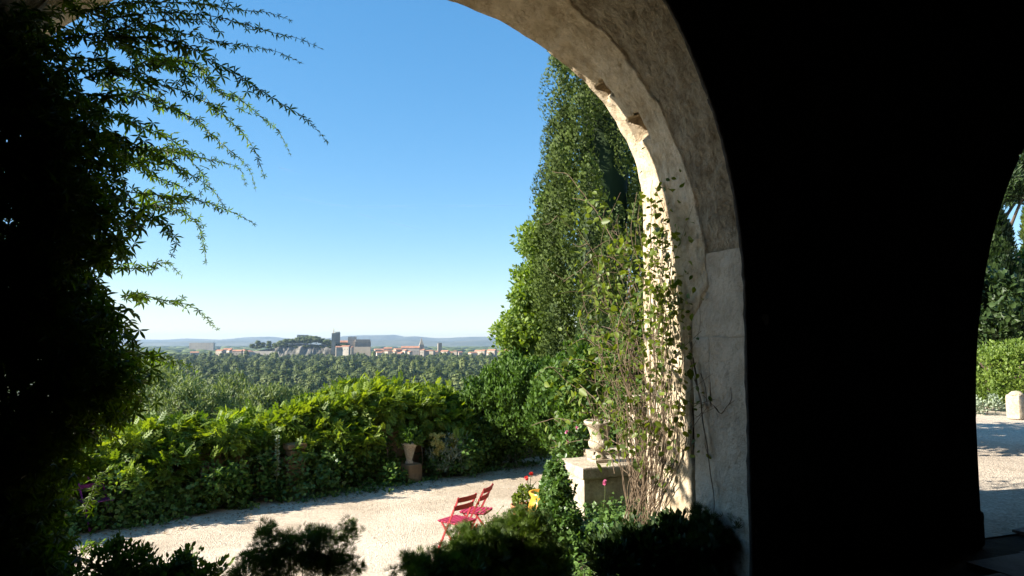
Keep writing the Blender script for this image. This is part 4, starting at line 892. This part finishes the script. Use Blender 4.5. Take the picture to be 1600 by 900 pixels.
for kind, nq in ((0, 900), (0, 900), (0, 900), (1, 1000), (1, 1000), (1, 1000), (2, 900), (2, 900)):
    V, Fa, tn = tree_mesh(kind, nq, 1.25); iv, if_ = ico(2); rr = {0: (4.2, 4.2, 1.7), 1: (3.6, 3.6, 3.8), 2: (1.7, 1.7, 6.)}[kind]; zc0 = {0: 6.2, 1: 6., 2: 8.}[kind]
    iv2 = iv*np.array(rr)*(1+.15*fbm(iv*2+kind, 1., 2))[:, None]+[0, 0, zc0]
    V2 = np.vstack([V, iv2]); F2 = np.vstack([Fa, if_+len(V)]); me = fast_mesh('crown', V2, F2, np.r_[tn, np.full(len(iv2), .3)])
    me.materials.append(M['valley' if kind < 2 and rng.random() < .7 else 'valley2'])
    tv, tf = tube(np.array([[0, 0, -.5], [.1, 0, 3.], [.1, .1, 6.]]), np.array([.35, .28, .15]), 6); tm_ = fast_mesh('trunk', tv, tf, smooth=True); tm_.materials.append(M['bark'])
    variants.append((me, tm_, kind))
cand = []
d = 330.
while d < 1800:
    sp_ = 9.0+d*.0036
    for x in np.arange(-.66*d, .12*d, sp_):
        cand.append((x+rng.normal()*sp_*.3, d+rng.normal()*sp_*.3))
    d += sp_*.95
cand = np.array(cand)
# a tree counts as in view when its top clears the wisteria
vis = []
for x, y in cand:
    ztop = terrain(np.array(x), np.array(y))+10; py = 534-(ztop-1.6)/y*F; px = 800+x/y*F
    vis.append(float(py) < np.interp(px, [p[0] for p in prof], [p[1] for p in prof])+6 and px > 190)
cand = cand[np.array(vis)]; cand = cand[np.argsort(cand[:, 1])]
VL = {0: 'flat-topped umbrella pine among the valley wood', 1: 'round-crowned tree among the valley wood', 2: 'slim upright poplar among the valley wood'}
for x, y in cand[:300]:
    q = rng.choice(8, p=[.17, .17, .16, .15, .15, .14, .03, .03]); me, tm_, kd = variants[q]; z = float(terrain(np.array(x), np.array(y)))
    rt = empty({0: 'umbrella_pine', 1: 'valley_tree', 2: 'poplar_tree'}[kd], (x, y, z-.2), VL[kd], 'tree', ['umbrella pines', 'round trees', 'poplars'][kd]+' of the valley wood')
    rt.rotation_euler = (0, 0, rng.random()*6.28); s_ = .65+.8*rng.random(); rt.scale = (s_, s_, s_*(.9+.3*rng.random()))
    for m_ in (me, tm_):
        o = bpy.data.objects.new(m_.name.split('.')[0], m_); col.objects.link(o); o.parent = rt
iv, if_ = ico(1)
far = cand[300:]; src = bpy.data.collections.new('crown_kinds')          # crowns that the woodland repeats
for q in range(7):
    kind = (1, 1, 1, 0, 0, 1, 2)[q]; V, Fa, tn = tree_mesh(kind, 620, 1.35); i2, f2 = ico(2); rr = np.array({0: (4., 4., 1.8), 1: (3.3, 3.3, 3.5), 2: (1.7, 1.7, 6.)}[kind])
    c2 = i2*rr*(1+.3*fbm(i2*1.8+q*5, 1., 3))[:, None]+[0, 0, {0: 6.2, 1: 5.6, 2: 8.}[kind]]
    me = fast_mesh('crown', np.vstack([V, c2]), np.vstack([Fa, f2+len(V)]), np.r_[np.clip(tn+.08+.22*rng.normal(), 0, 1), np.full(len(c2), .3)]); me.materials.append(M['valley2' if q in (2, 6) else 'valley'])
    src.objects.link(bpy.data.objects.new('crown_kind', me))
fz = np.array([float(terrain(np.array(x), np.array(y))) if y < 420 else ZP for x, y in far])
me = bpy.data.meshes.new('distant_wood'); me.from_pydata([(float(x), float(y), float(z)-1.) for (x, y), z in zip(far, fz)], [], [])
nf = len(far); k = rng.choice(7, nf, p=[.2, .2, .15, .15, .13, .13, .04]); hs_ = (.6+1.0*rng.random(nf)**2)*(1+far[:, 1]*.00018)
for nm, ty, fl, val in (('kind_index', 'INT', 'value', k.astype(np.int32)), ('spin', 'FLOAT_VECTOR', 'vector', np.stack([0*hs_, 0*hs_, rng.random(nf)*6.283], -1).astype(np.float32).ravel()),
                        ('size', 'FLOAT_VECTOR', 'vector', np.stack([hs_*1.05, hs_*1.05, hs_*(.8+.4*rng.random(nf))], -1).astype(np.float32).ravel())):
    at_ = me.attributes.new(nm, ty, 'POINT'); at_.data.foreach_set(fl, val)
dw = link(bpy.data.objects.new('distant_wood', me)); tag(dw, 'far green woodland filling the plain before the town', 'woodland', kind='stuff')
ng = bpy.data.node_groups.new('woodland', 'GeometryNodeTree')
ng.interface.new_socket('Geometry', in_out='INPUT', socket_type='NodeSocketGeometry'); ng.interface.new_socket('Geometry', in_out='OUTPUT', socket_type='NodeSocketGeometry')
gi = ng.nodes.new('NodeGroupInput'); go = ng.nodes.new('NodeGroupOutput'); ip = ng.nodes.new('GeometryNodeInstanceOnPoints'); ci = ng.nodes.new('GeometryNodeCollectionInfo')
ci.inputs['Collection'].default_value = src; ci.inputs['Separate Children'].default_value = True; ci.inputs['Reset Children'].default_value = True; ip.inputs['Pick Instance'].default_value = True
for nm, dt, sk in (('kind_index', 'INT', 'Instance Index'), ('spin', 'FLOAT_VECTOR', 'Rotation'), ('size', 'FLOAT_VECTOR', 'Scale')):
    na_ = ng.nodes.new('GeometryNodeInputNamedAttribute'); na_.data_type = dt; na_.inputs['Name'].default_value = nm; ng.links.new(na_.outputs['Attribute'], ip.inputs[sk])
ng.links.new(gi.outputs[0], ip.inputs['Points']); ng.links.new(ci.outputs[0], ip.inputs['Instance']); ng.links.new(ip.outputs[0], go.inputs[0])
dw.modifiers.new('woodland', 'NODES').node_group = ng
VV = []; FF = []; TT = []; o = 0
for k in range(900):                                                   # tree belts on the plain behind the town
    y = 2000+4500*rng.random()**1.4; x = y*(-.62+.75*rng.random()); r = 9+y*.004; hz = 5+5*rng.random()
    v = iv*(1+.25*fbm(iv*1.7+rng.random(3)*40, 1., 2))[:, None]*np.array([r*1.6, r, hz])+[x, y, ZP+hz*.6]; VV.append(v); FF.append(if_+o); o += len(v); TT.append(np.full(len(v), rng.random()))
tag(mobj('distant_wood', np.concatenate(VV), np.concatenate(FF), M['valley'], None, np.concatenate(TT)), 'hazy tree belts on the plain behind the town below the hills', 'woodland', kind='stuff')

# ------------------------------------------------------------ the town on its rock
D0 = 1900.
def tp_(px, py, D=D0): return np.array([(px-800)/F*D, D, 1.6+(534-py)/F*D])
def bldg(name, x0, x1, ytop, ybot, D, depth, label, wall='town', roof=None, cren=0, pil=0, win=(0, 0), grp=None, rot=.25):
    a, b = tp_(x0, ybot, D), tp_(x1, ytop, D); w = b[0]-a[0]; h = b[2]-a[2]; cx = (a[0]+b[0])/2; rt = empty(name, (cx, D, a[2]), label, 'building', grp)
    c, s = math.cos(rot), math.sin(rot)
    def L(x, y, z): return np.array([cx+c*x-s*y, D+s*x+c*y, a[2]+z])
    def bx(nm, X0, X1, Y0, Y1, Z0, Z1, m): return pmesh(nm, [L(x, y, z) for z in (Z0, Z1) for x, y in ((X0, Y0), (X1, Y0), (X1, Y1), (X0, Y1))], BOXF, M[m], par[0] or rt)
    par = [None]; par_w = bx('wall', -w/2, w/2, -depth/2, depth/2, -14, h, wall); par[0] = par_w
    if cren:
        n_ = max(3, int(w/cren))
        for k in range(n_): x = -w/2+w*(k+.5)/n_; bx('merlon', x-w/n_*.3, x+w/n_*.3, -depth/2-.3, -depth/2+1.2, h-.5, h+2., wall)
    if pil:
        n_ = max(2, int(w/pil))
        for k in range(n_+1): x = -w/2+w*k/n_; bx('buttress', x-1.2, x+1.2, -depth/2-2.2, -depth/2+.2, -14, h*.86, wall)
    for r_ in range(win[1]):
        for k in range(win[0]): x = -w/2+w*(k+.5)/win[0]; z = h*(r_+.55)/win[1]; ww = min(1.4, w/win[0]*.3); bx('window', x-ww/2, x+ww/2, -depth/2-.12, -depth/2+.3, z-1.1, z+1.1, 'darkwin')
    if roof:
        rh = depth*.24; V = [L(-w/2-.6, -depth/2-.6, h), L(w/2+.6, -depth/2-.6, h), L(w/2+.6, depth/2+.6, h), L(-w/2-.6, depth/2+.6, h), L(-w/2-.6, 0, h+rh), L(w/2+.6, 0, h+rh)]
        pmesh('roof', V, [(0, 1, 5, 4), (2, 3, 4, 5), (0, 4, 3), (1, 2, 5), (3, 2, 1, 0)], M[roof], rt)
    return rt, L, w, h
bldg('palace_tower', 524.5, 532, 519.5, 545, 1905, 18, 'tall square crenellated tower rising over the palace', 'town', None, 3.2, 0, (2, 3))
rt, L, w, h = bldg('cathedral_tower', 519, 525, 520.5, 545, 1880, 11, 'grey cathedral bell tower with a slim statue on top, left of the palace tower', 'town', None, 0, 0, (2, 3))
tubes('spire', [(np.array([L(0, 0, h), L(0, 0, h+3.), L(0, 0, h+8.), L(0, 0, h+13.)]), np.array([1.9, 1.5, .8, .35]))], M['town'], rt, 8)
bldg('palace_wing', 544.5, 557.5, 527, 548, 1915, 22, 'stepped palace block with a reddish roofline right of the tower', 'townpale', None, 3.5, 0, (4, 2))
bldg('palace_wing', 556, 579, 531, 549, 1900, 26, 'long palace wing with tall buttresses at its right end', 'town', None, 3.2, 6.2, (5, 2))
bldg('palace_wing', 532, 546, 535, 549, 1930, 22, 'low connecting palace range between tower and wings', 'town', 'roof')
bldg('museum_building', 465.5, 482, 523.3, 540, 1960, 20, 'pale flat block half hidden behind the trees on the rock', 'townpale', None, 0, 0, (5, 1))
bldg('long_block', 299, 336, 535.5, 547, 3600, 24, 'long grey apartment block on the plain left of the rock', 'town', None, 0, 0, (9, 3), rot=.05)
bldg('church_nave', 628, 656, 543.5, 556, 1850, 20, 'church nave with a broad orange tiled roof beside its spire', 'townpale', 'roof', 0, 0, (6, 1), rot=.08)
rt, L, w, h = bldg('church_spire', 655.5, 662.5, 538.5, 556, 1850, 11, 'stone church tower with pointed spire', 'town', None, 0, 0, (1, 2))
pmesh('spire', [L(-w*.45, -5, h), L(w*.45, -5, h), L(w*.45, 5, h), L(-w*.45, 5, h), L(0, 0, h+19)], [(0, 1, 4), (1, 2, 4), (2, 3, 4), (3, 0, 4)], M['town'], rt)
bldg('square_tower', 684.5, 690.5, 536.5, 556, 1870, 10, 'lone square stone tower right of the church', 'town', None, 2.5, 0, (1, 2))
for k, (x0, x1, y0) in enumerate([(586, 596, 546.5), (594, 603, 549), (601, 613, 544.5), (610, 619, 549), (617, 627, 546), (622, 634, 551), (640, 652, 551), (662, 674, 548.5), (672, 684, 549.5), (690, 702, 549), (700, 712, 551), (733, 745, 551.5),
        (742, 756, 548.5), (754, 764, 551), (762, 776, 547.5), (774, 788, 550), (786, 800, 548), (588, 606, 553), (526, 536, 542.5), (535, 548, 541.5), (546, 552, 543), (300, 312, 551), (340, 352, 548), (352, 364, 546), (366, 380, 548.5)]):
    bldg('town_house', x0, x1, y0, y0+9, 1790+90*rng.random() if y0 > 545 else 1850, 11+4*rng.random(), 'small tiled house '+('by the long block on the plain' if x0 < 400 else 'just below the palace tower' if x0 < 555 else 'between the palace wings and the church' if x0 < 636 else 'clustered round the church spire' if x0 < 684 else 'beside the lone square tower' if x0 < 720 else 'in the hamlet beyond the square tower'), 'townpale' if k % 2 else 'town', 'roof', 0, 0, (3, 1), 'tiled town houses', rot=.4*rng.normal())
for k in range(46):
    x0 = rng.choice([rng.uniform(584, 640), rng.uniform(664, 800), rng.uniform(584, 800), rng.uniform(338, 392)]); y0 = 546+7*rng.random()
    bldg('town_house', x0, x0+4.5+4*rng.random(), y0, y0+8, 1780+160*rng.random(), 9+5*rng.random(), 'tiny tiled roof among the trees '+('left of the limestone rock' if x0 < 400 else 'between palace and church' if x0 < 650 else 'on the plain right of the church'), ('town', 'townpale')[k % 2], 'roof', 0, 0, (2, 1), 'small roofs of the town', rot=.8*rng.normal())
bldg('rampart', 393, 438, 548.5, 556, 1880, 8, 'long low pale rampart wall at the left foot of the rock', 'townpale', rot=0.)
bldg('rampart', 548, 580, 541.8, 552, 1870, 8, 'terrace wall below the palace wings', 'town', rot=0.)
# the rock: faceted cliff with a flat top
xs = np.linspace(392, 552, 120); topy = np.interp(xs, [392, 415, 436, 440, 470, 505, 520, 540, 552], [549, 546, 542, 538, 537, 538.5, 541, 543, 549])
rows = []
for v, (dy, f) in enumerate(((-34, 0.), (-27, .25), (-19, .5), (-14, .78), (-8, 1.), (40, 1.0), (70, 0.))):
    X = (xs-800)/F*D0; H = (534-topy)/F*D0+1.6-ZP; ph = np.stack([X/11, np.full_like(X, v*.6), 0*X], -1)
    rows.append(np.stack([X+2*fbm(ph+5, 1., 2), np.full_like(X, D0+dy)+9*fbm(ph, 1., 3)*(f < 1)-4*np.sign(fbm(ph*.6+2, 1., 1)), ZP-1+H*f+1.2*fbm(ph+9, 1., 2)*(f > 0)], -1))
V = np.stack(rows, 0); n2 = V.shape[1]; i = np.arange(len(rows)-1)[:, None]*n2+np.arange(n2-1)[None]
tag(mobj('rock_outcrop', V, np.stack([i, i+1, i+n2+1, i+n2], -1).reshape(-1, 4), M['cliff']), 'grey limestone cliff carrying the park and the palace', 'rock', kind='structure')
for k, (px, py, rw, rh) in enumerate([(404, 535, 3.5, 8), (412, 537, 3, 6), (421, 536, 3.5, 8.5), (432, 538, 5, 6), (440, 535, 6, 7), (449, 532.5, 7, 8), (458, 532.5, 7, 8), (468, 530.5, 7, 9), (477, 529.5, 7, 9.5), (486, 529, 8, 10), (495, 529.5, 8, 9.5),
        (503, 531.5, 6, 8), (512, 534, 7, 9), (519, 536, 6, 8), (526, 539, 5, 6), (538, 537.5, 7, 6), (445, 537, 6, 6), (482, 533, 7, 6), (396, 539, 4, 6)]+[(400+9.5*q_+3*rng.normal(), 540.5-1.5*math.sin(q_*.25)+.8*rng.normal(), 4.2+2*rng.random(), 4.) for q_ in range(15)]):
    c = tp_(px, py, 1890); me, tm_, kd = variants[3+k % 3] if rw > 4 else variants[6+k % 2]
    rt = empty('park_tree', (c[0], c[1], c[2]-rh*1.05-2.5), 'broad dark evergreen in the park on top of the limestone rock' if rw > 4 else 'slim small tree on the low left end of the limestone rock', 'tree', 'park trees on the rock'); rt.rotation_euler = (0, 0, k)
    b_ = (4.6, 10.6) if rw > 4 else (2.4, 15.)
    rt.scale = (rw*1.9/b_[0], rw*1.9/b_[0], rh*2.1/b_[1])
    for m_ in (me, tm_):
        o = bpy.data.objects.new(m_.name.split('.')[0], m_); col.objects.link(o); o.parent = rt

# ------------------------------------------------------------ haze
hz = [(x, y, z) for z in (-51.5, 165.) for x, y in ((-15900, -15900), (15900, -15900), (15900, 15900), (-15900, 15900))]
m = bpy.data.materials.new('haze'); m.use_nodes = True; t = m.node_tree; t.nodes.remove(t.nodes['Principled BSDF'])
pv = t.nodes.new('ShaderNodeVolumePrincipled'); pv.inputs['Color'].default_value = (.5, .68, .92, 1); pv.inputs['Density'].default_value = 5e-5; pv.inputs['Anisotropy'].default_value = .2
t.links.new(pv.outputs[0], t.nodes['Material Output'].inputs['Volume'])
tag(pmesh('haze', hz, BOXF, m), kind='stuff')

# ------------------------------------------------------------ faint contrails, far and high
m = bpy.data.materials.new('thin_vapour'); m.use_nodes = True; t = m.node_tree; b = t.nodes['Principled BSDF']; b.inputs['Base Color'].default_value = (.85, .85, .85, 1); b.inputs['Roughness'].default_value = 1
tr = t.nodes.new('ShaderNodeBsdfTransparent'); mx = t.nodes.new('ShaderNodeMixShader'); n1 = noise(t, .0006, 4); r = ramp(t, n1.outputs[0], [(.4, (0, 0, 0)), (.75, (.09, .09, .09))])
t.links.new(r.outputs[0], mx.inputs[0]); t.links.new(tr.outputs[0], mx.inputs[1]); t.links.new(b.outputs[0], mx.inputs[2]); t.links.new(mx.outputs[0], t.nodes['Material Output'].inputs[0])
for pxs, rad, lb in (([(440, 304), (530, 321), (640, 322), (830, 321)], 26, 'long faint level contrail across the clear sky'), ([(436, 262), (470, 270), (497, 280)], 24, 'short faint contrail high beside the creeper tips'), ([(560, 334), (610, 347), (668, 362)], 22, 'faint slanting contrail below the long one')):
    ln = smooth_line([at_y(x, y, 24000) for x, y in pxs], 8); o = tubes('contrail', [(ln, np.linspace(rad, rad*.6, len(ln)))], m, None, 8); tag(o, lb, 'contrail')
